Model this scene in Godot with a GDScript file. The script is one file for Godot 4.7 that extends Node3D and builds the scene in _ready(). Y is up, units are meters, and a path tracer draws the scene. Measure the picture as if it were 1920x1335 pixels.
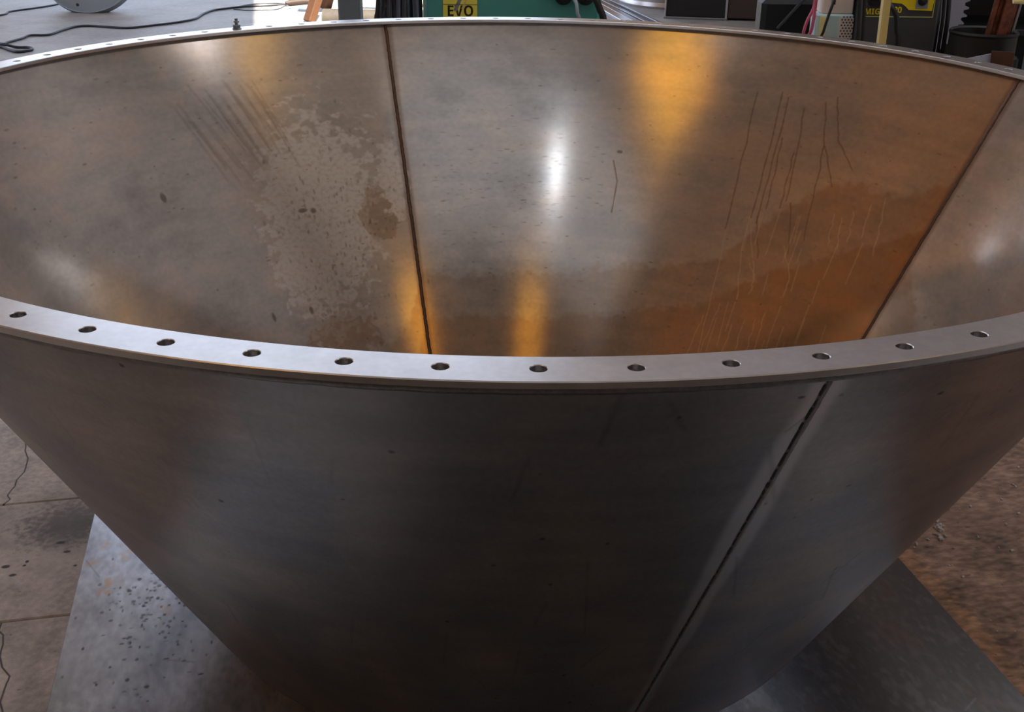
extends Node3D
# A conical stainless steel hopper with a drilled flange, standing on a steel plate in a workshop.
# The building and the plate are turned 12 degrees to the view: room(u, y, w) gives world points.

const TURN := 0.20944
const RIM := 1.012          # top of the flange
const HOLES := 81
const HOLE0 := 2.01769      # angle of the first hole
const PLATE_TOP := 0.012
const CEIL := 7.4
const SEAMS := [-196.0, -108.6, -19.6, 74.3, 164.0]

var M := {}
var rng := RandomNumberGenerator.new()
var taken := {}

# ------------------------------------------------------------------ helpers
func room(u: float, y: float, w: float) -> Vector3:
	return Vector3(u * cos(TURN) + w * sin(TURN), y, -u * sin(TURN) + w * cos(TURN))

func numbered(called: String) -> String:
	var n: int = taken.get(called, -1) + 1
	taken[called] = n
	return called if n == 0 else "%s_%03d" % [called, n]

func begin() -> SurfaceTool:
	var st := SurfaceTool.new()
	st.begin(Mesh.PRIMITIVE_TRIANGLES)
	return st

func t3(st: SurfaceTool, a: Vector3, b: Vector3, c: Vector3, na: Vector3, nb: Vector3, nc: Vector3, ua := Vector2.ZERO, ub := Vector2.ZERO, uc := Vector2.ZERO) -> void:
	if (c - a).cross(b - a).dot(na + nb + nc) < 0.0:
		var p := b; b = c; c = p
		p = nb; nb = nc; nc = p
		var k := ub; ub = uc; uc = k
	st.set_normal(na); st.set_uv(ua); st.add_vertex(a)
	st.set_normal(nb); st.set_uv(ub); st.add_vertex(b)
	st.set_normal(nc); st.set_uv(uc); st.add_vertex(c)

func q4(st: SurfaceTool, p: Array, n: Array, uv := [Vector2.ZERO, Vector2.ZERO, Vector2.ZERO, Vector2.ZERO]) -> void:
	t3(st, p[0], p[1], p[2], n[0], n[1], n[2], uv[0], uv[1], uv[2])
	t3(st, p[0], p[2], p[3], n[0], n[2], n[3], uv[0], uv[2], uv[3])

func flat(st: SurfaceTool, pts: Array, out: Vector3) -> void:
	var n: Vector3 = (pts[1] - pts[0]).cross(pts[2] - pts[0]).normalized()
	if n.dot(out) < 0.0:
		n = -n
	for i in range(1, pts.size() - 1):
		t3(st, pts[0], pts[i], pts[i + 1], n, n, n)

func cbox(st: SurfaceTool, xf: Transform3D, size: Vector3, bev := 0.004) -> void:
	var h := size / 2.0
	bev = minf(bev, minf(h.x, minf(h.y, h.z)) * 0.45)
	var ax := [Vector3(1, 0, 0), Vector3(0, 1, 0), Vector3(0, 0, 1)]
	var vert := func(s: Vector3, main: int) -> Vector3:
		var p := Vector3.ZERO
		for k in 3:
			p[k] = s[k] * (h[k] if k == main else h[k] - bev)
		return xf * p
	for m in 3:
		var a := (m + 1) % 3
		var b := (m + 2) % 3
		for sg in [-1.0, 1.0]:
			var pts := []
			for c in [[-1, -1], [1, -1], [1, 1], [-1, 1]]:
				var s := Vector3.ZERO
				s[m] = sg; s[a] = c[0]; s[b] = c[1]
				pts.append(vert.call(s, m))
			flat(st, pts, xf.basis * (ax[m] * sg))
		for sa in [-1.0, 1.0]:
			for sb in [-1.0, 1.0]:
				var pts := []
				for e in [[-1.0, a], [1.0, a], [1.0, b], [-1.0, b]]:
					var s := Vector3.ZERO
					s[m] = e[0]; s[a] = sa; s[b] = sb
					pts.append(vert.call(s, e[1]))
				flat(st, pts, xf.basis * (ax[a] * sa + ax[b] * sb))
	for sx in [-1.0, 1.0]:
		for sy in [-1.0, 1.0]:
			for sz in [-1.0, 1.0]:
				var s := Vector3(sx, sy, sz)
				flat(st, [vert.call(s, 0), vert.call(s, 1), vert.call(s, 2)], xf.basis * s)

func bx(st: SurfaceTool, center: Vector3, size: Vector3, bev := 0.004, yaw := 0.0) -> void:
	cbox(st, Transform3D(Basis(Vector3.UP, yaw), center), size, bev)

func bar(st: SurfaceTool, a: Vector3, b: Vector3, wide: float, high: float, bev := 0.002) -> void:
	# a rectangular bar between two points
	var z := (b - a).normalized()
	var x := Vector3.UP.cross(z)
	if x.length() < 0.05:
		x = Vector3.RIGHT
	x = x.normalized()
	var y := z.cross(x)
	cbox(st, Transform3D(Basis(x, y, z), (a + b) / 2.0), Vector3(wide, high, a.distance_to(b)), bev)

func smooth_path(pts: Array, per := 6) -> Array:
	var out := []
	for i in pts.size() - 1:
		var p0: Vector3 = pts[maxi(i - 1, 0)]
		var p1: Vector3 = pts[i]
		var p2: Vector3 = pts[i + 1]
		var p3: Vector3 = pts[mini(i + 2, pts.size() - 1)]
		for k in per:
			out.append(p1.cubic_interpolate(p2, p0, p3, float(k) / per))
	out.append(pts[-1])
	return out

func tube(st: SurfaceTool, pts: Array, rad, sides := 10, caps := true) -> void:
	var n := pts.size()
	var rings := []
	var norms := []
	var side := Vector3.ZERO
	for i in n:
		var t: Vector3 = ((pts[mini(i + 1, n - 1)] as Vector3) - (pts[maxi(i - 1, 0)] as Vector3)).normalized()
		if side == Vector3.ZERO:
			side = t.cross(Vector3.UP if absf(t.y) < 0.9 else Vector3.RIGHT).normalized()
		side = (side - t * side.dot(t)).normalized()
		var up := t.cross(side)
		var ring := []
		var nn := []
		var r: float = rad[i] if rad is Array else rad
		for k in sides:
			var a := TAU * k / sides
			var d := side * cos(a) + up * sin(a)
			ring.append(pts[i] + d * r)
			nn.append(d)
		rings.append(ring); norms.append(nn)
	for i in n - 1:
		for k in sides:
			var j := (k + 1) % sides
			q4(st, [rings[i][k], rings[i][j], rings[i + 1][j], rings[i + 1][k]], [norms[i][k], norms[i][j], norms[i + 1][j], norms[i + 1][k]])
	if caps:
		flat(st, rings[0], (pts[0] as Vector3) - (pts[1] as Vector3))
		flat(st, rings[n - 1], (pts[n - 1] as Vector3) - (pts[n - 2] as Vector3))

func lathe(st: SurfaceTool, profile: Array, xf := Transform3D.IDENTITY, seg := 48, a0 := 0.0, a1 := TAU) -> void:
	# profile of (radius, y), outside to the right of its run upward; sharp between runs
	for i in profile.size() - 1:
		var p: Vector2 = profile[i]
		var r: Vector2 = profile[i + 1]
		var d := (r - p).normalized()
		var nr := d.y
		var ny := -d.x
		for k in seg:
			var a := a0 + (a1 - a0) * k / seg
			var b := a0 + (a1 - a0) * (k + 1) / seg
			var ca := Vector3(cos(a), 0, sin(a))
			var cb := Vector3(cos(b), 0, sin(b))
			var up := Vector3.UP
			var na := (xf.basis * (ca * nr + up * ny)).normalized()
			var nb := (xf.basis * (cb * nr + up * ny)).normalized()
			var P := [xf * (ca * p.x + up * p.y), xf * (cb * p.x + up * p.y), xf * (cb * r.x + up * r.y), xf * (ca * r.x + up * r.y)]
			if p.x < 1e-5:
				t3(st, P[0], P[2], P[3], na, nb, na)
			elif r.x < 1e-5:
				t3(st, P[0], P[1], P[2], na, nb, na)
			else:
				q4(st, P, [na, nb, nb, na])

func put(called: String, st: SurfaceTool, m: Material, parent: Node3D = null) -> MeshInstance3D:
	var o := MeshInstance3D.new()
	var mesh := st.commit()
	mesh.surface_set_material(0, m)
	o.mesh = mesh
	o.name = called if parent else numbered(called)
	(parent if parent else self).add_child(o, true)
	return o

func thing(called: String, label: String, category: String, at: Vector3, yaw := 0.0, group := "") -> Node3D:
	var o := Node3D.new()
	o.name = numbered(called)
	add_child(o)
	o.position = at
	o.rotation.y = yaw
	tag(o, label, category, group)
	return o

func tag(o: Node, label: String, category: String, group := "") -> Node:
	o.set_meta("label", label)
	o.set_meta("category", category)
	if group != "":
		o.set_meta("group", group)
	return o

func struct(o: Node, label := "") -> Node:
	o.set_meta("kind", "structure")
	if label != "":
		o.set_meta("label", label)
	return o

# ------------------------------------------------------------------ materials
func mat(color: Color, rough := 0.6, metal := 0.0) -> StandardMaterial3D:
	var m := StandardMaterial3D.new()
	m.albedo_color = color
	m.roughness = rough
	m.metallic = metal
	return m

func noise(kind: int, freq: float, seed_: int, oct := 4) -> FastNoiseLite:
	var n := FastNoiseLite.new()
	n.noise_type = kind
	n.frequency = freq
	n.seed = seed_
	n.fractal_type = FastNoiseLite.FRACTAL_FBM
	n.fractal_octaves = oct
	return n

func grey(w: int, h: int, freq: float, seed_: int, oct := 4, stretch := 1.0) -> PackedByteArray:
	# tileable noise as bytes; stretch > 1 draws it out along x
	var n := noise(FastNoiseLite.TYPE_SIMPLEX_SMOOTH, freq, seed_, oct)
	var im: Image
	if stretch == 1.0:
		im = n.get_seamless_image(w, h)
	else:
		im = n.get_seamless_image(int(w / stretch), h)
		im.resize(w, h, Image.INTERPOLATE_CUBIC)
	im.convert(Image.FORMAT_L8)
	return im.get_data()

func tex_from(bytes: PackedByteArray, w: int, h: int) -> ImageTexture:
	var im := Image.create_from_data(w, h, false, Image.FORMAT_RGB8, bytes)
	im.generate_mipmaps()
	return ImageTexture.create_from_image(im)

func mottled(size: int, dark: Color, light: Color, f1: float, f2: float, seed_: int, speck := 0.0) -> ImageTexture:
	var a := grey(size, size, f1, seed_)
	var b := grey(size, size, f2, seed_ + 7, 3)
	var out := PackedByteArray()
	out.resize(size * size * 3)
	var r := RandomNumberGenerator.new()
	r.seed = seed_
	for i in size * size:
		var t := a[i] / 255.0 * 0.6 + b[i] / 255.0 * 0.4
		t = clampf((t - 0.5) * 1.5 + 0.5, 0.0, 1.0)
		if speck > 0.0 and r.randf() < speck:
			t = r.randf_range(-0.25, 1.25)
		out[i * 3] = clampi(int((dark.r + (light.r - dark.r) * t) * 255.0), 0, 255)
		out[i * 3 + 1] = clampi(int((dark.g + (light.g - dark.g) * t) * 255.0), 0, 255)
		out[i * 3 + 2] = clampi(int((dark.b + (light.b - dark.b) * t) * 255.0), 0, 255)
	return tex_from(out, size, size)

func tri_mat(tex: Texture2D, scale: float, rough: float, metal := 0.0) -> StandardMaterial3D:
	var m := mat(Color.WHITE, rough, metal)
	m.albedo_texture = tex
	m.uv1_triplanar = true
	m.uv1_world_triplanar = true
	m.uv1_scale = Vector3.ONE * scale
	return m

class Canvas:
	var w: int
	var h: int
	var d: PackedByteArray
	func mixp(x: int, y: int, c: Color, a: float) -> void:
		if x < 0 or y < 0 or x >= w or y >= h or a <= 0.0:
			return
		var i := (y * w + x) * 3
		d[i] = int(lerpf(d[i], c.r * 255.0, a))
		d[i + 1] = int(lerpf(d[i + 1], c.g * 255.0, a))
		d[i + 2] = int(lerpf(d[i + 2], c.b * 255.0, a))
	func dab(cx: float, cy: float, rx: float, ry: float, c: Color, a: float) -> void:
		for y in range(int(cy - ry) - 1, int(cy + ry) + 2):
			for x in range(int(cx - rx) - 1, int(cx + rx) + 2):
				var t := Vector2((x - cx) / rx, (y - cy) / ry).length()
				mixp(x, y, c, a * clampf((1.0 - t) * 2.5, 0.0, 1.0))
	func stroke(pts: Array, wide: float, c: Color, a: float) -> void:
		for k in pts.size() - 1:
			var p: Vector2 = pts[k]
			var q: Vector2 = pts[k + 1]
			var n := int(p.distance_to(q) / maxf(wide * 0.7, 0.7)) + 1
			for s in n:
				var o := p.lerp(q, float(s) / n)
				dab(o.x, o.y, wide, wide, c, a)

const IN_W := 1536
const IN_H := 576
func in_uv(theta: float, s: float) -> Vector2:   # degrees, 0 at the rim .. 1 at the bottom
	return Vector2((theta + 200.0) / 220.0, s)
func in_px(theta: float, s: float) -> Vector2:
	var p := in_uv(theta, s)
	return Vector2(p.x * IN_W, p.y * IN_H)

func table(xs: Array, ys: Array, x: float) -> float:
	if x <= xs[0]:
		return ys[0]
	for i in range(1, xs.size()):
		if x <= xs[i]:
			return lerpf(ys[i - 1], ys[i], (x - xs[i - 1]) / (xs[i] - xs[i - 1]))
	return ys[-1]

func inner_texture() -> ImageTexture:
	# stains, scale and run marks left on the inside of the hopper
	var big := grey(IN_W, IN_H, 0.006, 11, 4)
	var mid := grey(IN_W, IN_H, 0.025, 12, 4)
	var fine := grey(IN_W, IN_H, 0.12, 13, 3)
	var roll := grey(IN_W, IN_H, 0.045, 14, 4, 8.0)     # rolling marks, drawn out round the cone
	var rag := grey(IN_W, IN_H, 0.05, 15, 5)
	var c := Canvas.new()
	c.w = IN_W; c.h = IN_H
	c.d.resize(IN_W * IN_H * 3)
	var line1 := PackedFloat32Array(); var line2 := PackedFloat32Array(); var film := PackedFloat32Array()
	for x in IN_W:
		var th := float(x) / IN_W * 220.0 - 200.0
		line1.append(table([-200, -150, -112, -108, -90, -71, -60, -52, -46, -38, -27, -19.8, -19.4, -5, 20], [1.2, 1.05, 0.80, 0.665, 0.66, 0.652, 0.615, 0.549, 0.433, 0.332, 0.30, 0.25, 0.45, 0.62, 0.7], th))
		line2.append(table([-200, -150, -112, -108, -90, -70, -54, -44, -33, -27, -19.8, -19.4, 20], [1.4, 1.3, 0.9, 0.785, 0.79, 0.767, 0.695, 0.591, 0.48, 0.42, 0.36, 0.9, 1.1], th))
		film.append(table([-200, -150, -110, -100, -80, -66, -58, -40, -22, -19.8, -19.3, 0, 20], [0.06, 0.05, 0.10, 0.02, 0.02, 0.10, 0.36, 0.54, 0.68, 0.68, 0.14, 0.06, 0.05], th))
	for y in IN_H:
		var s := float(y) / IN_H
		for x in IN_W:
			var i := y * IN_W + x
			var b := big[i] / 255.0 - 0.5
			var m := mid[i] / 255.0 - 0.5
			var f := fine[i] / 255.0 - 0.5
			var ro := roll[i] / 255.0 - 0.5
			var rg := rag[i] / 255.0 - 0.5
			var v := 1.0 + b * 0.22 + m * 0.12 + f * 0.08 + ro * 0.07
			# brown film: above all below the two tide lines
			var t := film[x] + b * 0.3 + m * 0.15
			var l1 := smoothstep(-0.012, 0.02, s - line1[x] + b * 0.05 + rg * 0.035)
			var l2 := smoothstep(-0.010, 0.015, s - line2[x] + b * 0.04 + rg * 0.03)
			t = clampf(t, 0.0, 0.8) + l1 * 0.20 + l2 * 0.18
			t = clampf(t, 0.0, 1.15)
			v *= 1.0 - 0.07 * l1 - 0.05 * l2
			var r_ := lerpf(0.785, 0.70, t) * v
			var g_ := lerpf(0.768, 0.51, t) * v
			var b_ := lerpf(0.755, 0.35, t) * v
			# milky scale on the left panel, ragged
			var th := float(x) / IN_W * 220.0 - 200.0
			if th < -108.0 and th > -152.0:
				var cx := -122.0 - (s - 0.3) * 12.0
				var e := 1.0 - Vector2((th - cx) / 10.5, (s - 0.49) / 0.30).length()
				e = smoothstep(-0.02, 0.16, e * 0.8 + rg * 0.75 + b * 0.4)
				var e2 := smoothstep(0.0, 0.2, 1.0 - Vector2((th + 110.8) / 2.6, (s - 0.41) / 0.11).length() + rg * 0.9)
				var a := maxf(e, e2) * (0.75 + f * 1.2)
				a = clampf(a, 0.0, 0.85)
				r_ = lerpf(r_, 0.90, a); g_ = lerpf(g_, 0.885, a); b_ = lerpf(b_, 0.875, a)
				var e3 := smoothstep(0.0, 0.15, 1.0 - Vector2((th + 114.0) / 3.6, (s - 0.50) / 0.075).length() + rg * 0.8)
				e3 = maxf(e3, smoothstep(0.0, 0.2, 1.0 - Vector2((th + 126.0) / 8.0, (s - 0.80) / 0.07).length() + rg * 0.9))
				e3 *= 0.34 * (1.0 - e2)
				r_ = lerpf(r_, 0.56, e3); g_ = lerpf(g_, 0.42, e3); b_ = lerpf(b_, 0.30, e3)
			c.d[i * 3] = clampi(int(r_ * 255.0), 0, 255)
			c.d[i * 3 + 1] = clampi(int(g_ * 255.0), 0, 255)
			c.d[i * 3 + 2] = clampi(int(b_ * 255.0), 0, 255)
	var rg2 := RandomNumberGenerator.new()
	rg2.seed = 77
	var dark := Color(0.37, 0.23, 0.15)
	# heat tint along the welds
	for sm in [-108.6, -19.6]:
		c.stroke([in_px(sm, 0.0), in_px(sm, 1.0)], 7.0, Color(0.44, 0.32, 0.25), 0.22)
	# run marks on the right panel
	for d in [[-54.8, .147, -53.3, .5], [-51.2, .138, -49.6, .46], [-50.1, .149, -48.4, .47], [-49.0, .25, -47.6, .43], [-47.3, .169, -44.8, .40], [-46.4, .28, -45.4, .42], [-44.5, .147, -42.2, .25], [-42.2, .25, -41.2, .33], [-42.2, .25, -38.4, .34], [-43.1, .13, -40.6, .227], [-40.6, .227, -36.4, .29], [-48.6, .45, -46.0, .55], [-44.0, .40, -41.0, .52], [-41.2, .33, -39.0, .50]]:
		var a := in_px(d[0], d[1])
		var b := in_px(d[2], d[3])
		var run := [a]
		for k in range(1, 8):
			run.append(a.lerp(b, k / 8.0) + Vector2(rg2.randf_range(-1.2, 1.2), 0))
		run.append(b)
		c.stroke(run, 1.0, dark, 0.17)
	var pale := Color(0.86, 0.75, 0.63)
	for d in [[-53.2, .50, -51.0, .82], [-50.2, .448, -45.1, .607], [-49.6, .52, -47.0, .66], [-45.1, .607, -45.0, .64], [-47.0, .566, -45.0, .60], [-42.3, .502, -39.0, .569], [-39.0, .569, -38.6, .62], [-36.1, .397, -34.9, .47], [-34.6, .40, -33.0, .47], [-33.2, .38, -31.8, .45], [-29.2, .328, -26.3, .457], [-31.0, .35, -29.8, .43], [-49.9, .68, -50.8, .82], [-52.4, .72, -53.4, .86], [-44.0, .70, -43.6, .80], [-42.0, .69, -41.2, .78], [-40.6, .67, -39.8, .76], [-46.2, .72, -45.9, .82]]:
		var a := in_px(d[0], d[1])
		var b := in_px(d[2], d[3])
		var run := [a]
		for k in range(1, 8):
			run.append(a.lerp(b, k / 8.0) + Vector2(rg2.randf_range(-1.6, 1.6), 0))
		run.append(b)
		c.stroke(run, 1.0, pale, 0.2)
	for k in 26:
		var th := rg2.randf_range(-52, -28)
		var s := rg2.randf_range(0.42, 0.75)
		c.stroke([in_px(th, s), in_px(th + rg2.randf_range(0.2, 1.0), s + rg2.randf_range(0.05, 0.12))], 1.2, pale, 0.16)
	# slanting wipe marks on the left panel
	for k in 22:
		var th := -141.5 + k * 0.62 + rg2.randf_range(-0.3, 0.3)
		var s := rg2.randf_range(0.10, 0.22)
		c.stroke([in_px(th, s), in_px(th + 3.4 + rg2.randf_range(-0.5, 0.5), s + rg2.randf_range(0.12, 0.2))], rg2.randf_range(1.4, 3.2), Color(0.45, 0.38, 0.33), 0.06)
	# dents, scratches, spatter
	for d in [[-149.4, .355, 4, 8], [-127.2, .463, 7, 4], [-125.4, .468, 4, 5], [-138.9, .698, 3, 8], [-131.1, .709, 3, 7], [-73.7, .34, 4, 3]]:
		var p := in_px(d[0], d[1])
		c.dab(p.x, p.y, d[2], d[3], Color(0.24, 0.19, 0.16), 0.42)
	c.stroke([in_px(-74.5, .364), in_px(-73.4, .418), in_px(-73.6, .502)], 1.0, dark, 0.25)
	for k in 600:
		var th := rg2.randf_range(-175, 5)
		var s := rg2.randf_range(0.05, 0.95)
		var p := in_px(th, s)
		var sz := rg2.randf_range(0.7, 1.6)
		c.dab(p.x, p.y, sz * rg2.randf_range(0.8, 2.6), sz, dark, rg2.randf_range(0.06, 0.32))
	for k in 420:   # pitted strokes in the scale and on the middle panel
		var th := rg2.randfn(-121, 6) if k % 2 == 0 else rg2.randf_range(-104, -76)
		var s := rg2.randfn(0.52, 0.14) if k % 2 == 0 else rg2.randfn(0.45, 0.10)
		var p := in_px(th, s)
		c.dab(p.x, p.y, rg2.randf_range(1.5, 5.0) if k % 2 else 1.6, 1.0 if k % 2 else rg2.randf_range(1.5, 5.0), Color(0.40, 0.34, 0.31), rg2.randf_range(0.08, 0.3))
	return tex_from(c.d, IN_W, IN_H)

const OUT_W := 1536
const OUT_H := 512
func outer_texture() -> ImageTexture:
	# mill finish, smears and the ground strips beside the weld; 15..165 degrees, rim .. bottom
	var big := grey(OUT_W, OUT_H, 0.007, 31, 4)
	var roll := grey(OUT_W, OUT_H, 0.04, 32, 4, 6.0)
	var fine := grey(OUT_W, OUT_H, 0.16, 33, 3)
	var c := Canvas.new()
	c.w = OUT_W; c.h = OUT_H
	c.d.resize(OUT_W * OUT_H * 3)
	for y in OUT_H:
		for x in OUT_W:
			var i := y * OUT_W + x
			var b := big[i] / 255.0 - 0.5
			var v := 0.56 * (1.0 + b * 0.20 + (roll[i] / 255.0 - 0.5) * 0.10 + (fine[i] / 255.0 - 0.5) * 0.10)
			var th := float(x) / OUT_W * 150.0 + 15.0
			var warm := clampf(b * 0.06, -0.015, 0.02)
			var band := smoothstep(0.16, 0.26, absf(th - 74.3)) * (1.0 - smoothstep(0.65, 1.5, absf(th - 74.3) + b * 0.9))
			v = lerpf(v, 0.80, band * 0.7)
			c.d[i * 3] = clampi(int((v + warm) * 255.0), 0, 255)
			c.d[i * 3 + 1] = clampi(int(v * 250.0), 0, 255)
			c.d[i * 3 + 2] = clampi(int((v * 0.985 - warm) * 255.0), 0, 255)
	var r := RandomNumberGenerator.new()
	r.seed = 5
	for k in 120:
		var p := Vector2(r.randf() * OUT_W, r.randf() * OUT_H)
		c.stroke([p, p + Vector2(r.randf_range(-30, 30), r.randf_range(4, 60))], r.randf_range(1.0, 2.6), Color(0.3, 0.28, 0.27) if k % 3 else Color(0.72, 0.7, 0.68), r.randf_range(0.03, 0.10))
	for k in 120:
		var p := Vector2(r.randf() * OUT_W, r.randf() * OUT_H)
		c.dab(p.x, p.y, r.randf_range(1, 2.6), r.randf_range(1, 2.2), Color(0.16, 0.14, 0.13), r.randf_range(0.2, 0.6))
	return tex_from(c.d, OUT_W, OUT_H)

const PL := 1024
func plate_texture() -> ImageTexture:
	# u -0.971..0.842, w -1.7..1.9 ; scuffs, spatter and rust patches of the plate
	var a := grey(PL, PL, 0.012, 51, 4)
	var b := grey(PL, PL, 0.08, 52, 4)
	var c := Canvas.new()
	c.w = PL; c.h = PL
	c.d.resize(PL * PL * 3)
	for y in PL:
		for x in PL:
			var i := y * PL + x
			var v := 0.60 * (1.0 + (a[i] / 255.0 - 0.5) * 0.26 + (b[i] / 255.0 - 0.5) * 0.22)
			var rust := smoothstep(0.66, 0.76, a[i] / 255.0) * 0.18
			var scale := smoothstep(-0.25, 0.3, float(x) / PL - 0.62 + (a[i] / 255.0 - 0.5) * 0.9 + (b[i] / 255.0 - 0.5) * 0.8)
			v *= 1.0 - 0.26 * scale      # right half darkened for the cone's dark reflection, plus mottled stain
			c.d[i * 3] = clampi(int(lerpf(v, 0.42, rust) * 255.0), 0, 255)
			c.d[i * 3 + 1] = clampi(int(lerpf(v, 0.30, rust) * 255.0), 0, 255)
			c.d[i * 3 + 2] = clampi(int(lerpf(v * 1.02, 0.24, rust) * 255.0), 0, 255)
	var px := func(u: float, w: float) -> Vector2: return Vector2((u + 0.971) / 1.813 * PL, (w + 1.7) / 3.6 * PL)
	var r := RandomNumberGenerator.new()
	r.seed = 9
	for d in [[-0.933, -0.123, 12, 5], [-0.875, -0.068, 11, 6], [-0.916, 0.067, 8, 4], [-0.905, 0.035, 5, 5], [-0.776, 0.169, 9, 7], [-0.945, -0.05, 12, 3]]:
		var p: Vector2 = px.call(d[0], d[1])
		for k in 9:
			var o := p + Vector2(r.randfn(0, d[2] * 0.6), r.randfn(0, d[3] * 0.6))
			c.dab(o.x, o.y, r.randf_range(2, 6), r.randf_range(1.5, 4), Color(0.64, 0.54, 0.45), 0.4)
	for k in 150:
		var p: Vector2 = px.call(r.randfn(-0.82, 0.06), r.randfn(0.16, 0.14))
		c.dab(p.x, p.y, r.randf_range(1.0, 3.4), r.randf_range(0.8, 1.8), Color(0.16, 0.15, 0.15), r.randf_range(0.2, 0.65))
	for k in 200:
		var p := Vector2(r.randf() * PL, r.randf() * PL)
		c.stroke([p, p + Vector2(r.randf_range(-40, 40), r.randf_range(-40, 40))], 0.9, Color(0.7, 0.7, 0.72) if k % 2 else Color(0.35, 0.34, 0.34), 0.18)
	return tex_from(c.d, PL, PL)

func slab_texture() -> ImageTexture:
	# concrete to the left of the hopper: u -1.6..-0.6, w -1.4..1.0 at 1 mm-ish, cracks and oil spots
	var W := 640; var H := 1536
	var a := grey(W, H, 0.008, 61, 5)
	var b := grey(W, H, 0.07, 62, 4)
	var f := grey(W, H, 0.3, 63, 2)
	var c := Canvas.new()
	c.w = W; c.h = H
	c.d.resize(W * H * 3)
	for y in H:
		var w := float(y) / H * 2.4 - 1.4
		for x in W:
			var i := y * W + x
			var u := float(x) / W - 1.6
			var v := 1.0 + (a[i] / 255.0 - 0.5) * 0.34 + (b[i] / 255.0 - 0.5) * 0.22 + (f[i] / 255.0 - 0.5) * 0.1
			var grime := smoothstep(-0.1, 0.8, (1.0 - Vector2((u + 1.02) / 0.16, (w + 0.25) / 0.14).length()) + (b[i] / 255.0 - 0.5) * 0.9) * 0.45
			v *= 1.0 - grime
			c.d[i * 3] = clampi(int(v * 0.70 * 255.0), 0, 255)
			c.d[i * 3 + 1] = clampi(int(v * 0.645 * 255.0), 0, 255)
			c.d[i * 3 + 2] = clampi(int(v * 0.61 * 255.0), 0, 255)
	var px := func(u: float, w: float) -> Vector2: return Vector2((u + 1.6) * W, (w + 1.4) / 2.4 * H)
	var r := RandomNumberGenerator.new()
	r.seed = 21
	var crack := Color(0.22, 0.19, 0.17)
	for line in [[[-1.212, -0.76], [-1.205, -0.70], [-1.195, -0.641], [-1.178, -0.552], [-1.189, -0.485], [-1.193, -0.433], [-1.187, -0.39], [-1.21, -0.36]], [[-1.11, 0.123], [-1.099, 0.164], [-1.092, 0.234], [-1.061, 0.301], [-1.064, 0.35], [-1.054, 0.405], [-1.06, 0.47], [-1.02, 0.6]], [[-1.45, -0.9], [-1.38, -0.6], [-1.4, -0.3], [-1.33, 0.1]]]:
		for k in line.size() - 1:
			var p: Vector2 = px.call(line[k][0], line[k][1])
			var q: Vector2 = px.call(line[k + 1][0], line[k + 1][1])
			var mid := p.lerp(q, 0.5) + Vector2(r.randf_range(-5, 5), r.randf_range(-4, 4))
			c.stroke([p, mid, q], 1.3, crack, 0.75)
	for d in [[-1.036, -0.167, 8, 5], [-1.016, -0.126, 6, 4], [-1.098, -0.101, 3, 4], [-1.101, -0.086, 3, 3], [-1.141, -0.089, 7, 5], [-1.12, -0.052, 6, 4], [-0.99, -0.065, 3, 3], [-1.205, -0.72, 7, 5]]:
		var p: Vector2 = px.call(d[0], d[1])
		c.dab(p.x, p.y, d[2], d[3], Color(0.16, 0.13, 0.12), 0.85)
	for k in 160:
		var p := Vector2(r.randf() * W, r.randf() * H)
		c.dab(p.x, p.y, r.randf_range(0.8, 3.0), r.randf_range(0.8, 2.0), Color(0.3, 0.25, 0.22), r.randf_range(0.1, 0.5))
	return tex_from(c.d, W, H)

func earth_texture() -> ImageTexture:
	# brown gritty ground on the right: u 0.6..2.2, w -1.4..1.4
	var W := 896; var H := 1536
	var a := grey(W, H, 0.012, 71, 5)
	var b := grey(W, H, 0.09, 72, 4, 2.0)
	var c := Canvas.new()
	c.w = W; c.h = H
	c.d.resize(W * H * 3)
	for y in H:
		var w := float(y) / H * 2.8 - 1.4
		for x in W:
			var i := y * W + x
			var u := float(x) / W * 1.6 + 0.6
			var v := 1.0 + (a[i] / 255.0 - 0.5) * 0.5 + (b[i] / 255.0 - 0.5) * 0.55
			var tan_ := smoothstep(0.0, 0.02, 0.905 + (b[i] / 255.0 - 0.5) * 0.05 - u) * (0.75 if w < 0.62 else 0.35)
			c.d[i * 3] = clampi(int(v * lerpf(0.56, 0.66, tan_) * 255.0), 0, 255)
			c.d[i * 3 + 1] = clampi(int(v * lerpf(0.445, 0.49, tan_) * 255.0), 0, 255)
			c.d[i * 3 + 2] = clampi(int(v * lerpf(0.37, 0.36, tan_) * 255.0), 0, 255)
	var r := RandomNumberGenerator.new()
	r.seed = 31
	for k in 1400:
		var p := Vector2(r.randf() * W, r.randf() * H)
		c.dab(p.x, p.y, r.randf_range(1, 5), r.randf_range(0.8, 2.4), Color(0.24, 0.17, 0.13) if k % 3 else Color(0.72, 0.64, 0.56), r.randf_range(0.15, 0.6))
	return tex_from(c.d, W, H)

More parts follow.
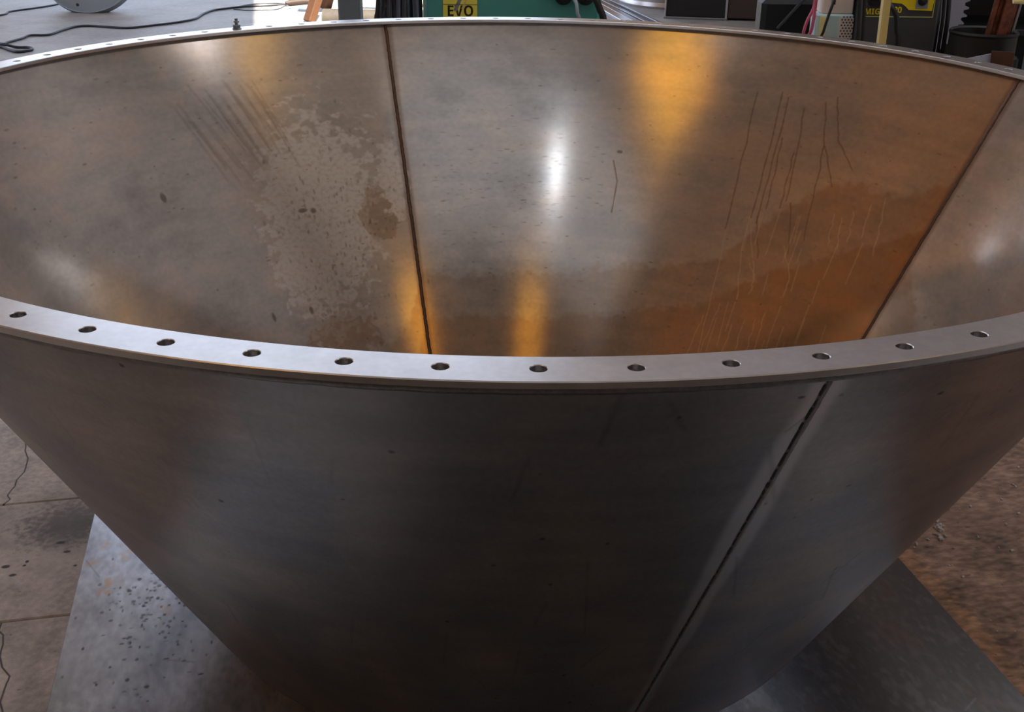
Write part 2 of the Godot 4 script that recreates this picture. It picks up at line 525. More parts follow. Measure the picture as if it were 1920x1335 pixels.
func make_materials() -> void:
	M.inner = mat(Color.WHITE, 0.16, 0.80)
	M.inner.albedo_texture = inner_texture()
	M.outer = mat(Color.WHITE, 0.36, 1.0)
	M.outer.albedo_texture = outer_texture()
	M.flange = tri_mat(mottled(256, Color(0.76, 0.745, 0.735), Color(0.82, 0.805, 0.795), 0.02, 0.1, 3), 3.0, 0.30, 1.0)
	M.bead = tri_mat(mottled(256, Color(0.30, 0.22, 0.17), Color(0.46, 0.36, 0.30), 0.05, 0.2, 4), 8.0, 0.5, 0.7)
	M.bead_out = tri_mat(mottled(256, Color(0.42, 0.41, 0.41), Color(0.58, 0.57, 0.57), 0.05, 0.2, 5), 8.0, 0.4, 0.95)
	M.slot = mat(Color(0.12, 0.11, 0.11), 0.8, 0.2)
	M.plate = mat(Color.WHITE, 0.24, 1.0)
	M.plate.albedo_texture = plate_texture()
	M.slab = mat(Color.WHITE, 0.75)
	M.slab.albedo_texture = slab_texture()
	M.earth = mat(Color.WHITE, 0.9)
	M.earth.albedo_texture = earth_texture()
	var conc := mottled(512, Color(0.54, 0.515, 0.49), Color(0.67, 0.645, 0.62), 0.01, 0.08, 6, 0.01)
	M.concrete = tri_mat(conc, 0.35, 0.55)
	M.oily = tri_mat(mottled(512, Color(0.27, 0.24, 0.22), Color(0.38, 0.34, 0.31), 0.012, 0.1, 8, 0.02), 0.5, 0.7)  # for unseen floor, made darker to dim what the hopper mirrors
	M.wall = tri_mat(mottled(256, Color(0.80, 0.68, 0.57), Color(0.87, 0.75, 0.64), 0.02, 0.1, 16), 0.3, 0.8)
	M.wall_light = tri_mat(mottled(256, Color(0.88, 0.76, 0.64), Color(0.94, 0.82, 0.70), 0.02, 0.1, 27), 0.3, 0.8)
	M.wall_plain = tri_mat(mottled(256, Color(0.70, 0.67, 0.65), Color(0.77, 0.74, 0.72), 0.02, 0.1, 26), 0.3, 0.8)
	M.roof = tri_mat(mottled(256, Color(0.76, 0.72, 0.69), Color(0.82, 0.78, 0.75), 0.02, 0.1, 17), 0.3, 0.6)
	M.ground = tri_mat(conc, 0.2, 0.9)
	M.amber = mat(Color(0.95, 0.72, 0.25), 0.6)
	M.amber.backlight_enabled = true
	M.amber.backlight = Color(0.62, 0.46, 0.14)
	M.amber_old = mat(Color(0.80, 0.66, 0.36), 0.6)
	M.amber_old.backlight_enabled = true
	M.amber_old.backlight = Color(0.48, 0.385, 0.20)
	M.milk = mat(Color(0.9, 0.92, 0.95), 0.6)  # for roof sheets added as fill light
	M.milk.backlight_enabled = true
	M.milk.backlight = Color(0.58, 0.60, 0.63)
	M.clear_sheet = mat(Color(0.92, 0.94, 0.96), 0.5)
	M.clear_sheet.backlight_enabled = true
	M.clear_sheet.backlight = Color(0.86, 0.88, 0.91)
	M.dim_milk = mat(Color(0.62, 0.61, 0.60), 0.7)  # milky sheet with transmission lowered to dim its light
	M.dim_milk.backlight_enabled = true
	M.dim_milk.backlight = Color(0.31, 0.32, 0.335)
	M.steel = mat(Color(0.62, 0.62, 0.63), 0.35, 1.0)
	M.bright_steel = mat(Color(0.82, 0.82, 0.84), 0.3, 1.0)
	M.black = mat(Color(0.07, 0.07, 0.08), 0.55)
	M.rubber = mat(Color(0.06, 0.06, 0.07), 0.5)
	M.cable = mat(Color(0.19, 0.20, 0.235), 0.5)
	M.slate = mat(Color(0.30, 0.33, 0.39), 0.5)
	M.green = mat(Color(0.30, 0.60, 0.57), 0.45)
	M.yellow = mat(Color(0.96, 0.86, 0.09), 0.45)
	M.label_yellow = mat(Color(0.90, 0.87, 0.34), 0.5)
	M.cream = mat(Color(0.84, 0.75, 0.47), 0.55)
	M.dark_grey = mat(Color(0.27, 0.28, 0.30), 0.5)
	M.post_grey = mat(Color(0.47, 0.50, 0.54), 0.5)
	M.print_black = mat(Color(0.08, 0.09, 0.06), 0.6)
	M.line = mat(Color(0.80, 0.84, 0.52), 0.5)
	M.orange = tri_mat(mottled(256, Color(0.29, 0.18, 0.09), Color(0.37, 0.23, 0.12), 0.03, 0.1, 18), 3.0, 0.7)
	M.beige = tri_mat(mottled(256, Color(0.22, 0.20, 0.18), Color(0.30, 0.275, 0.24), 0.02, 0.08, 19), 2.0, 0.7)
	M.blue = mat(Color(0.45, 0.70, 0.90), 0.5)
	M.pale_blue = mat(Color(0.78, 0.90, 0.91), 0.55)
	M.white = mat(Color(0.96, 0.92, 0.89), 0.7)
	M.straw = mat(Color(0.94, 0.89, 0.62), 0.7)
	M.pink = mat(Color(0.82, 0.38, 0.50), 0.5)
	M.brown = mat(Color(0.24, 0.19, 0.17), 0.6, 0.2)
	M.copper = tri_mat(mottled(128, Color(0.36, 0.19, 0.12), Color(0.58, 0.34, 0.24), 0.03, 0.1, 20), 4.0, 0.5, 0.4)
	M.gear = mat(Color(0.56, 0.56, 0.60), 0.5, 0.3)
	M.olive = mat(Color(0.10, 0.10, 0.09), 0.6)
	M.dish = mat(Color(0.58, 0.62, 0.66), 0.55, 0.2)
	M.rust = mat(Color(0.34, 0.22, 0.15), 0.8)
	M.stone = mat(Color(0.70, 0.66, 0.62), 0.9)

# ------------------------------------------------------------------ the scene
func _ready() -> void:
	rng.seed = 1234
	view_and_light()
	make_materials()
	building()
	ground()
	hopper()
	rim_bolt()
	background_left()
	background_middle()
	background_right()

func view_and_light() -> void:
	var cam := Camera3D.new()
	cam.name = "camera"
	cam.transform = Transform3D(Basis(Vector3(0.99992, 0.01026, -0.0078), Vector3(-0.01255, 0.91234, -0.40924), Vector3(0.00291, 0.40931, 0.91239)).orthonormalized(), Vector3(0, 1.4807, 2.2656))
	cam.fov = rad_to_deg(2.0 * atan(667.5 / 2128.4))
	cam.near = 0.05
	cam.far = 300.0
	add_child(cam)
	cam.current = true
	var env := Environment.new()
	env.background_mode = Environment.BG_SKY
	var sky := Sky.new()
	var sm := ProceduralSkyMaterial.new()
	sm.sky_top_color = Color(0.72, 0.79, 0.91)
	sm.sky_horizon_color = Color(0.93, 0.95, 0.98)
	sm.ground_horizon_color = Color(0.62, 0.60, 0.57)
	sm.ground_bottom_color = Color(0.40, 0.38, 0.36)
	sm.sky_energy_multiplier = 1.0
	sm.ground_energy_multiplier = 0.5
	sm.sun_angle_max = 20.0
	sky.sky_material = sm
	env.sky = sky
	env.background_energy_multiplier = 2.15
	env.tonemap_mode = Environment.TONE_MAPPER_LINEAR
	env.tonemap_exposure = 1.36
	env.sdfgi_enabled = true
	env.ssao_enabled = true
	env.ssil_enabled = true
	var we := WorldEnvironment.new()
	we.name = "world_environment"
	we.environment = env
	add_child(we)
	var sun := DirectionalLight3D.new()
	sun.name = "sun"
	sun.light_color = Color(1.0, 0.96, 0.90)
	sun.light_energy = 6.0
	sun.light_angular_distance = 0.53
	sun.shadow_enabled = true
	add_child(sun)
	var to_sun := room(2.3, 7.4, 4.0) - room(0, 0, 0)
	sun.look_at_from_position(to_sun, Vector3.ZERO, Vector3.UP)

func slabs_around(st: SurfaceTool, u0: float, u1: float, w0: float, w1: float, holes: Array, y: float, thick: float) -> void:
	# a level sheet with rectangular openings [u0, u1, w0, w1]
	var us := [u0, u1]
	var ws := [w0, w1]
	for h in holes:
		us.append_array([h[0], h[1]])
		ws.append_array([h[2], h[3]])
	us.sort(); ws.sort()
	for i in us.size() - 1:
		for j in ws.size() - 1:
			var a: float = us[i]; var b: float = us[i + 1]; var c: float = ws[j]; var d: float = ws[j + 1]
			if b - a < 1e-4 or d - c < 1e-4:
				continue
			var mid := Vector2((a + b) / 2, (c + d) / 2)
			var open := false
			for h in holes:
				if mid.x > h[0] and mid.x < h[1] and mid.y > h[2] and mid.y < h[3]:
					open = true
			if not open:
				bx(st, room(mid.x, y + thick / 2, mid.y), Vector3(b - a, thick, d - c), 0.0, TURN)

func wall_with(st: SurfaceTool, along_u: bool, at: float, a0: float, a1: float, holes: Array, thick: float) -> void:
	# an upright wall with openings [a0, a1, y0, y1]
	var xs := [a0, a1]
	var ys := [0.0, CEIL]
	for h in holes:
		xs.append_array([h[0], h[1]])
		ys.append_array([h[2], h[3]])
	xs.sort(); ys.sort()
	for i in xs.size() - 1:
		for j in ys.size() - 1:
			var a: float = xs[i]; var b: float = xs[i + 1]; var c: float = ys[j]; var d: float = ys[j + 1]
			if b - a < 1e-4 or d - c < 1e-4:
				continue
			var m := Vector2((a + b) / 2, (c + d) / 2)
			var open := false
			for h in holes:
				if m.x > h[0] and m.x < h[1] and m.y > h[2] and m.y < h[3]:
					open = true
			if not open:
				if along_u:
					bx(st, room(m.x, m.y, at), Vector3(b - a, d - c, thick), 0.0, TURN)
				else:
					bx(st, room(at, m.y, m.x), Vector3(thick, d - c, b - a), 0.0, TURN)

func roof_light(a: Array) -> SurfaceTool:
	# a corrugated fibreglass sheet over a roof opening, waves across u
	var st := begin()
	var n := int((a[1] - a[0] + 0.1) / 0.04)
	for k in n:
		var u := lerpf(a[0] - 0.05, a[1] + 0.05, float(k) / n)
		var v := lerpf(a[0] - 0.05, a[1] + 0.05, float(k + 1) / n)
		var yu := CEIL + 0.145 + 0.015 * sin(u * 26.0)
		var yv := CEIL + 0.145 + 0.015 * sin(v * 26.0)
		flat(st, [room(u, yu, a[2] - 0.05), room(v, yv, a[2] - 0.05), room(v, yv, a[3] + 0.05), room(u, yu, a[3] + 0.05)], Vector3.UP)
	return st

const U0 := -9.0
const U1 := 8.2
const W0 := -11.6
const W1 := 12.6
func building() -> void:
	var amber := [[4.6, 6.7, 2.25, 3.15], [-6.0, -3.8, 2.0, 3.7], [3.7, 5.6, 8.6, 11.6], [-4.0, -2.2, 8.6, 11.6]]
	var milk := [[-7.6, 3.0, 4.6, 8.0], [-5.0, -1.9, -5.0, 1.6], [-1.3, 3.4, -2.8, 0.2], [3.6, 5.0, -2.4, 1.7], [5.0, 6.9, 0.2, 1.7], [-3.6, -0.9, -10.6, -7.8], [5.2, 7.6, -5.6, -2.6]]  # some inferred from reflections in the hopper, others added as fill light
	var open := [[1.7, 4.1, -6.6, -3.4]]
	var st := begin()
	slabs_around(st, U0, U1, W0, W1, amber + milk + open, CEIL, 0.12)
	struct(put("ceiling", st, M.roof), "sheet roof of the workshop with translucent panels")
	for a in amber:
		struct(put("window_1", roof_light(a), M.amber_old if a == amber[0] else M.amber), "amber translucent roof sheet")
	for a in milk:
		struct(put("unseen_window_2", roof_light(a), M.dim_milk if a == milk[0] or a == milk[5] else (M.clear_sheet if a == milk[4] else M.milk)), "milky translucent roof sheet, most of the set added as fill light")
	st = begin()
	wall_with(st, true, W0, U0, U1, [[-3.5, 2.8, 0.0, 7.1], [-8.4, -5.0, 0.0, 4.2]], 0.2)
	struct(put("wall_far", st, M.wall_light), "far workshop wall with a wide open gateway")
	st = begin()
	wall_with(st, true, W1, U0, U1, [], 0.2)
	struct(put("wall_near", st, M.wall_plain))
	st = begin()
	wall_with(st, false, U0, W0, W1, [[-9.5, -5.0, 0.0, 4.2]], 0.2)
	struct(put("wall_left", st, M.wall_light))
	st = begin()
	wall_with(st, false, U1, W0, W1, [[2.6, 8.0, 0.0, 4.0]], 0.2)
	struct(put("wall_right", st, M.wall_plain))
	# high-bay lamp behind the camera
	var at := room(-2.56, 6.78, 5.5)
	var lamp := thing("high_bay_lamp", "white high-bay lamp hanging from the workshop roof", "lamp", at)
	st = begin()
	lathe(st, [Vector2(0.0, 0.34), Vector2(0.05, 0.34), Vector2(0.06, 0.20), Vector2(0.10, 0.16), Vector2(0.15, 0.05), Vector2(0.145, 0.05), Vector2(0.09, 0.15), Vector2(0.0, 0.17)])
	put("shade", st, M.post_grey, lamp)
	st = begin()
	tube(st, [Vector3(0, 0.34, 0), Vector3(0, 0.62, 0)], 0.012, 8)
	put("hanger", st, M.post_grey, lamp)
	st = begin()
	lathe(st, [Vector2(0.0, 0.02), Vector2(0.045, 0.03), Vector2(0.065, 0.06), Vector2(0.06, 0.11), Vector2(0.0, 0.14)])
	var glow := mat(Color(0.9, 0.9, 0.9), 0.4)
	glow.emission_enabled = true
	glow.emission = Color(0.94, 0.97, 1.0)
	glow.emission_energy_multiplier = 30.0
	put("lamp_bulb", st, glow, lamp)
	var o := OmniLight3D.new()
	o.name = "lamp_light"
	o.light_color = Color(0.94, 0.97, 1.0)
	o.light_energy = 0.12
	o.light_size = 0.06
	o.omni_range = 30.0
	o.omni_attenuation = 2.0
	o.shadow_enabled = true
	o.position = Vector3(0, 0.07, 0)
	lamp.add_child(o)

func uv_sheet(u0: float, u1: float, w0: float, w1: float, top: float, thick: float, U: Vector2, W: Vector2, bev := 0.003) -> SurfaceTool:
	# a level slab whose top is mapped from u in U and w in W
	var st := begin()
	var up := Vector3.UP
	var P := []
	var T := []
	for c in [[u0 + bev, w0 + bev], [u1 - bev, w0 + bev], [u1 - bev, w1 - bev], [u0 + bev, w1 - bev]]:
		P.append(room(c[0], top, c[1]))
		T.append(Vector2((c[0] - U.x) / (U.y - U.x), (c[1] - W.x) / (W.y - W.x)))
	q4(st, P, [up, up, up, up], T)
	var E := []
	for c in [[u0, w0], [u1, w0], [u1, w1], [u0, w1]]:
		E.append(room(c[0], top - bev, c[1]))
	var mid := room((u0 + u1) / 2, top, (w0 + w1) / 2)
	for k in 4:
		var j := (k + 1) % 4
		var out: Vector3 = (E[k] + E[j]) / 2.0 - mid
		out.y = 0.0
		out = out.normalized()
		var nn := (out + up).normalized()
		q4(st, [P[k], P[j], E[j], E[k]], [nn, nn, nn, nn], [T[k], T[j], T[j], T[k]])
		var dn := Vector3(0, thick - bev, 0)
		q4(st, [E[k], E[j], E[j] - dn, E[k] - dn], [out, out, out, out], [T[k], T[j], T[j], T[k]])
	return st

func ground() -> void:
	var fl := Node3D.new()
	fl.name = "floor"
	add_child(fl)
	struct(fl, "workshop floor of concrete slabs and brown gritty ground")
	# slabs left of the hopper, with open joints
	var ws := [-1.4, -0.365, 0.119, 1.0]
	for k in 3:
		put("concrete_slab", uv_sheet(-1.6, -0.6, ws[k] + 0.0015, ws[k + 1] - 0.0015, 0.0, 0.1, Vector2(-1.6, -0.6), Vector2(-1.4, 1.0)), M.slab, fl)
	var st := uv_sheet(0.6, 2.2, -1.4, 1.4, 0.0, 0.1, Vector2(0.6, 2.2), Vector2(-1.4, 1.4))
	put("gritty_ground", st, M.earth, fl)
	# the rest
	st = begin()
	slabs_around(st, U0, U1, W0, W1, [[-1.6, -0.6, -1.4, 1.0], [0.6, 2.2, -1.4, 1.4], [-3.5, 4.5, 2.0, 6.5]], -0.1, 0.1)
	put("concrete_floor", st, M.concrete, fl)
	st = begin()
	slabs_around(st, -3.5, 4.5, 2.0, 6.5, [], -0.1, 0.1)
	put("darkened_floor", st, M.oily, fl)  # unseen floor near the camera, darkened to stand for shade and brown ground
	st = begin()
	bx(st, room(0, -0.16, 0), Vector3(70, 0.1, 70), 0.0, TURN)
	struct(put("floor_outside", st, M.ground), "concrete yard outside the workshop")
	# plate under the hopper
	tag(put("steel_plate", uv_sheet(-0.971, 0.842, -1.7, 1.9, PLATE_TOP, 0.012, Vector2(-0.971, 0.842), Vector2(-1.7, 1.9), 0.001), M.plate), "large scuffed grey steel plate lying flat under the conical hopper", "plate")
	# loose grit on the ground right of the plate
	var chip := SurfaceTool.new()
	chip.begin(Mesh.PRIMITIVE_TRIANGLES)
	for k in 260:
		var u := rng.randf_range(0.9, 1.7)
		var w := rng.randf_range(-0.5, 0.9)
		var s := rng.randf_range(0.002, 0.006)
		if k < 24:      # the row of pale chips beside the hopper
			var t := k / 24.0
			u = lerpf(1.03, 0.99, t) + rng.randfn(0, 0.008)
			w = lerpf(0.07, 0.20, t) + rng.randfn(0, 0.012)
			s = rng.randf_range(0.005, 0.010)
		cbox(chip, Transform3D(Basis.from_euler(Vector3(rng.randf() * 0.5, rng.randf() * 6, rng.randf() * 0.5)), room(u, s * 0.3, w)), Vector3(s * 1.6, s, s), s * 0.3)
	var g := put("grit", chip, M.stone)
	g.set_meta("kind", "stuff")
	tag(g, "pale grit scattered over the brown ground right of the plate", "grit")

# ------------------------------------------------------------------ the hopper
const RO_T := 1.246
const RO_B := 0.715
const SKIN := 0.008
const FL_T := 0.009
func cone_p(th: float, s: float, off := 0.0) -> Vector3:
	# outer face; th in degrees, s 0 at the flange .. 1 at the foot, off outward
	var y := lerpf(RIM - FL_T, PLATE_TOP, s)
	var r := lerpf(RO_T, RO_B, s)
	return Vector3(cos(deg_to_rad(th)) * r, y, sin(deg_to_rad(th)) * r) + cone_n(th) * off

func cone_n(th: float) -> Vector3:
	var k := (RO_T - RO_B) / (RIM - FL_T - PLATE_TOP)
	return Vector3(cos(deg_to_rad(th)), -k, sin(deg_to_rad(th))).normalized()

func shell_panel(a: float, b: float) -> ArrayMesh:
	var ins := begin()
	var outs := begin()
	var n := int((b - a) / 1.0)
	var rows := 6
	for i in n:
		var t0 := lerpf(a, b, float(i) / n)
		var t1 := lerpf(a, b, float(i + 1) / n)
		for j in rows:
			var s0 := float(j) / rows
			var s1 := float(j + 1) / rows
			var n0 := cone_n(t0)
			var n1 := cone_n(t1)
			q4(outs, [cone_p(t0, s0), cone_p(t1, s0), cone_p(t1, s1), cone_p(t0, s1)], [n0, n1, n1, n0], [Vector2((t0 - 15) / 150, s0), Vector2((t1 - 15) / 150, s0), Vector2((t1 - 15) / 150, s1), Vector2((t0 - 15) / 150, s1)])
			q4(ins, [cone_p(t0, s0, -SKIN), cone_p(t1, s0, -SKIN), cone_p(t1, s1, -SKIN), cone_p(t0, s1, -SKIN)], [-n0, -n1, -n1, -n0], [in_uv(t0, s0), in_uv(t1, s0), in_uv(t1, s1), in_uv(t0, s1)])
		for s in [0.0, 1.0]:
			var e := Vector3.UP if s == 0.0 else Vector3.DOWN
			q4(outs, [cone_p(t0, s), cone_p(t1, s), cone_p(t1, s, -SKIN), cone_p(t0, s, -SKIN)], [e, e, e, e])
	var mesh := ins.commit()
	outs.commit(mesh)
	mesh.surface_set_material(0, M.inner)
	mesh.surface_set_material(1, M.outer)
	return mesh

func bead(th: float, inside: bool, wide: float, high: float) -> SurfaceTool:
	var st := begin()
	var n := 160
	var k := 6
	var r := RandomNumberGenerator.new()
	r.seed = int(absf(th) * 10) + (1 if inside else 0)
	var prev := []
	var prevn := []
	for i in n + 1:
		var s := lerpf(0.002, 0.995, float(i) / n)
		var row := []
		var nn := []
		var hh := high * (0.8 + 0.2 * sin(i * 2.3) + r.randf_range(-0.1, 0.1))
		var wob := r.randf_range(-0.08, 0.08) * wide
		for j in k + 1:
			var t := lerpf(-1.0, 1.0, float(j) / k)
			var p := cone_p(th, s, (-SKIN - hh * sqrt(maxf(0, 1 - t * t)) + 0.0004) if inside else (hh * sqrt(maxf(0, 1 - t * t)) - 0.0004))
			var side := Vector3(-sin(deg_to_rad(th)), 0, cos(deg_to_rad(th)))
			row.append(p + side * (t * wide / 2 + wob))
			nn.append(((-cone_n(th) if inside else cone_n(th)) * (1.1 - absf(t)) + side * t * 0.8).normalized())
		if i > 0:
			for j in k:
				q4(st, [prev[j], prev[j + 1], row[j + 1], row[j]], [prevn[j], prevn[j + 1], nn[j + 1], nn[j]])
		prev = row
		prevn = nn
	return st

func hopper() -> void:
	var base := Vector3.ZERO
	var h := thing("conical_hopper", "large conical stainless steel hopper with drilled flange rim and brown stained inside", "hopper", base)
	for k in 4:
		var p := MeshInstance3D.new()
		p.name = "shell_panel"
		p.mesh = shell_panel(SEAMS[k], SEAMS[k + 1])
		h.add_child(p, true)
	for k in 4:
		put("inner_weld", bead(SEAMS[k], true, 0.0115, 0.0022), M.bead, h)
		put("outer_weld", bead(SEAMS[k], false, 0.009, 0.0014), M.bead_out, h)
	# broken dark undercut beside the outer weld
	var st := begin()
	var r := RandomNumberGenerator.new()
	r.seed = 40
	var s := 0.01
	var th := 74.3
	var side := Vector3(-sin(deg_to_rad(th)), 0, cos(deg_to_rad(th)))
	while s < 0.97:
		var l := r.randf_range(0.008, 0.035)
		var o := side * (0.0035 + r.randf_range(-0.0006, 0.0006))
		var wd := r.randf_range(0.0009, 0.0017)
		var a := cone_p(th, s, 0.0007) + o
		var b := cone_p(th, minf(s + l, 0.985), 0.0007) + o
		var nn := cone_n(th)
		q4(st, [a - side * wd, a + side * wd, b + side * wd, b - side * wd], [nn, nn, nn, nn])
		q4(st, [a - side * wd, b - side * wd, b - side * wd - nn * 0.001, a - side * wd - nn * 0.001], [-side, -side, -side, -side])
		s += l + r.randf_range(0.001, 0.006)
	put("undercut", st, M.slot, h)
	# flange with its bolt holes
	st = begin()
	var r0 := 1.221; var r1 := 1.281
	var hr := 0.0087
	var half := PI / HOLES
	var bv := 0.0012
	var per := 8
	var up := Vector3.UP
	for k in HOLES:
		var c0 := HOLE0 - TAU * k / HOLES
		var bound := []
		for e in 4:
			for i in per:
				var t := float(i) / per * 2.0 - 1.0
				match e:
					0: bound.append(Vector2(r1 - bv, t * half))
					1: bound.append(Vector2(lerpf(r1 - bv, r0 + bv, (t + 1) / 2), half))
					2: bound.append(Vector2(r0 + bv, -t * half))
					3: bound.append(Vector2(lerpf(r0 + bv, r1 - bv, (t + 1) / 2), -half))
		var P := []
		var Q := []
		var ctr := Vector3(cos(c0) * 1.25, RIM, sin(c0) * 1.25)
		for b in bound:
			var a: float = c0 + b.y
			var p := Vector3(cos(a) * b.x, RIM, sin(a) * b.x)
			P.append(p)
			Q.append(ctr + (p - ctr).normalized() * hr)
		var dn := Vector3(0, FL_T, 0)
		var ch := Vector3(0, 0.0008, 0)
		for i in P.size():
			var j := (i + 1) % P.size()
			q4(st, [P[i], P[j], Q[j] + (Q[j] - ctr).normalized() * 0.0008, Q[i] + (Q[i] - ctr).normalized() * 0.0008], [up, up, up, up])
			q4(st, [P[i] - dn, P[j] - dn, Q[j] - dn, Q[i] - dn], [-up, -up, -up, -up])
			var na: Vector3 = (ctr - Q[i]).normalized()
			var nb: Vector3 = (ctr - Q[j]).normalized()
			q4(st, [Q[i] - na * 0.0008, Q[j] - nb * 0.0008, Q[j] - ch, Q[i] - ch], [(na + up).normalized(), (nb + up).normalized(), (nb + up).normalized(), (na + up).normalized()])
			q4(st, [Q[i] - ch, Q[j] - ch, Q[j] - dn, Q[i] - dn], [na, nb, nb, na])
	var seg := HOLES * 4
	lathe(st, [Vector2(r1 - bv, RIM - FL_T), Vector2(r1, RIM - FL_T + bv), Vector2(r1, RIM - bv), Vector2(r1 - bv, RIM)], Transform3D.IDENTITY, seg)
	lathe(st, [Vector2(r0 + bv, RIM), Vector2(r0, RIM - bv), Vector2(r0, RIM - FL_T + bv), Vector2(r0 + bv, RIM - FL_T)], Transform3D.IDENTITY, seg)
	put("flange", st, M.flange, h)
	# fillet weld under the flange
	st = begin()
	var pts := []
	for k in 361:
		var a := deg_to_rad(k)
		var rr := RO_T + 0.012 + 0.0006 * sin(k * 1.7) + 0.0004 * sin(k * 3.1)
		pts.append(Vector3(cos(a) * rr, RIM - FL_T - 0.0075, sin(a) * rr))
	tube(st, pts, 0.0085, 8, false)
	put("flange_weld", st, M.bead_out, h)

func rim_bolt() -> void:
	var a := HOLE0 + TAU / HOLES * (19 + 7)
	var p := Vector3(cos(a) * 1.25, RIM, sin(a) * 1.25)
	var b := thing("bolt", "small steel bolt with nut standing in a hole of the far rim", "bolt", p)
	var st := begin()
	tube(st, [Vector3(0, -0.006, 0), Vector3(0, 0.028, 0)], 0.0045, 12)
	put("shank", st, M.post_grey, b)
	st = begin()
	lathe(st, [Vector2(0.0, 0.0), Vector2(0.013, 0.0), Vector2(0.013, 0.002), Vector2(0.0, 0.002)], Transform3D.IDENTITY, 20)
	put("washer", st, M.steel, b)
	st = begin()
	lathe(st, [Vector2(0.0, 0.002), Vector2(0.010, 0.002), Vector2(0.0105, 0.003), Vector2(0.0105, 0.010), Vector2(0.0095, 0.011), Vector2(0.0, 0.011)], Transform3D.IDENTITY, 6)
	put("nut", st, M.post_grey, b)
	st = begin()
	lathe(st, [Vector2(0.0, 0.016), Vector2(0.008, 0.017), Vector2(0.008, 0.022), Vector2(0.0, 0.023)], Transform3D.IDENTITY, 6)
	put("nut", st, M.steel, b)

# ------------------------------------------------------------------ behind, left: floor, cables, dished end, trestle, roll
func v3s(rows: Array) -> Array:
	var out := []
	for r in rows:
		out.append(Vector3(r[0], r[1], r[2]))
	return out

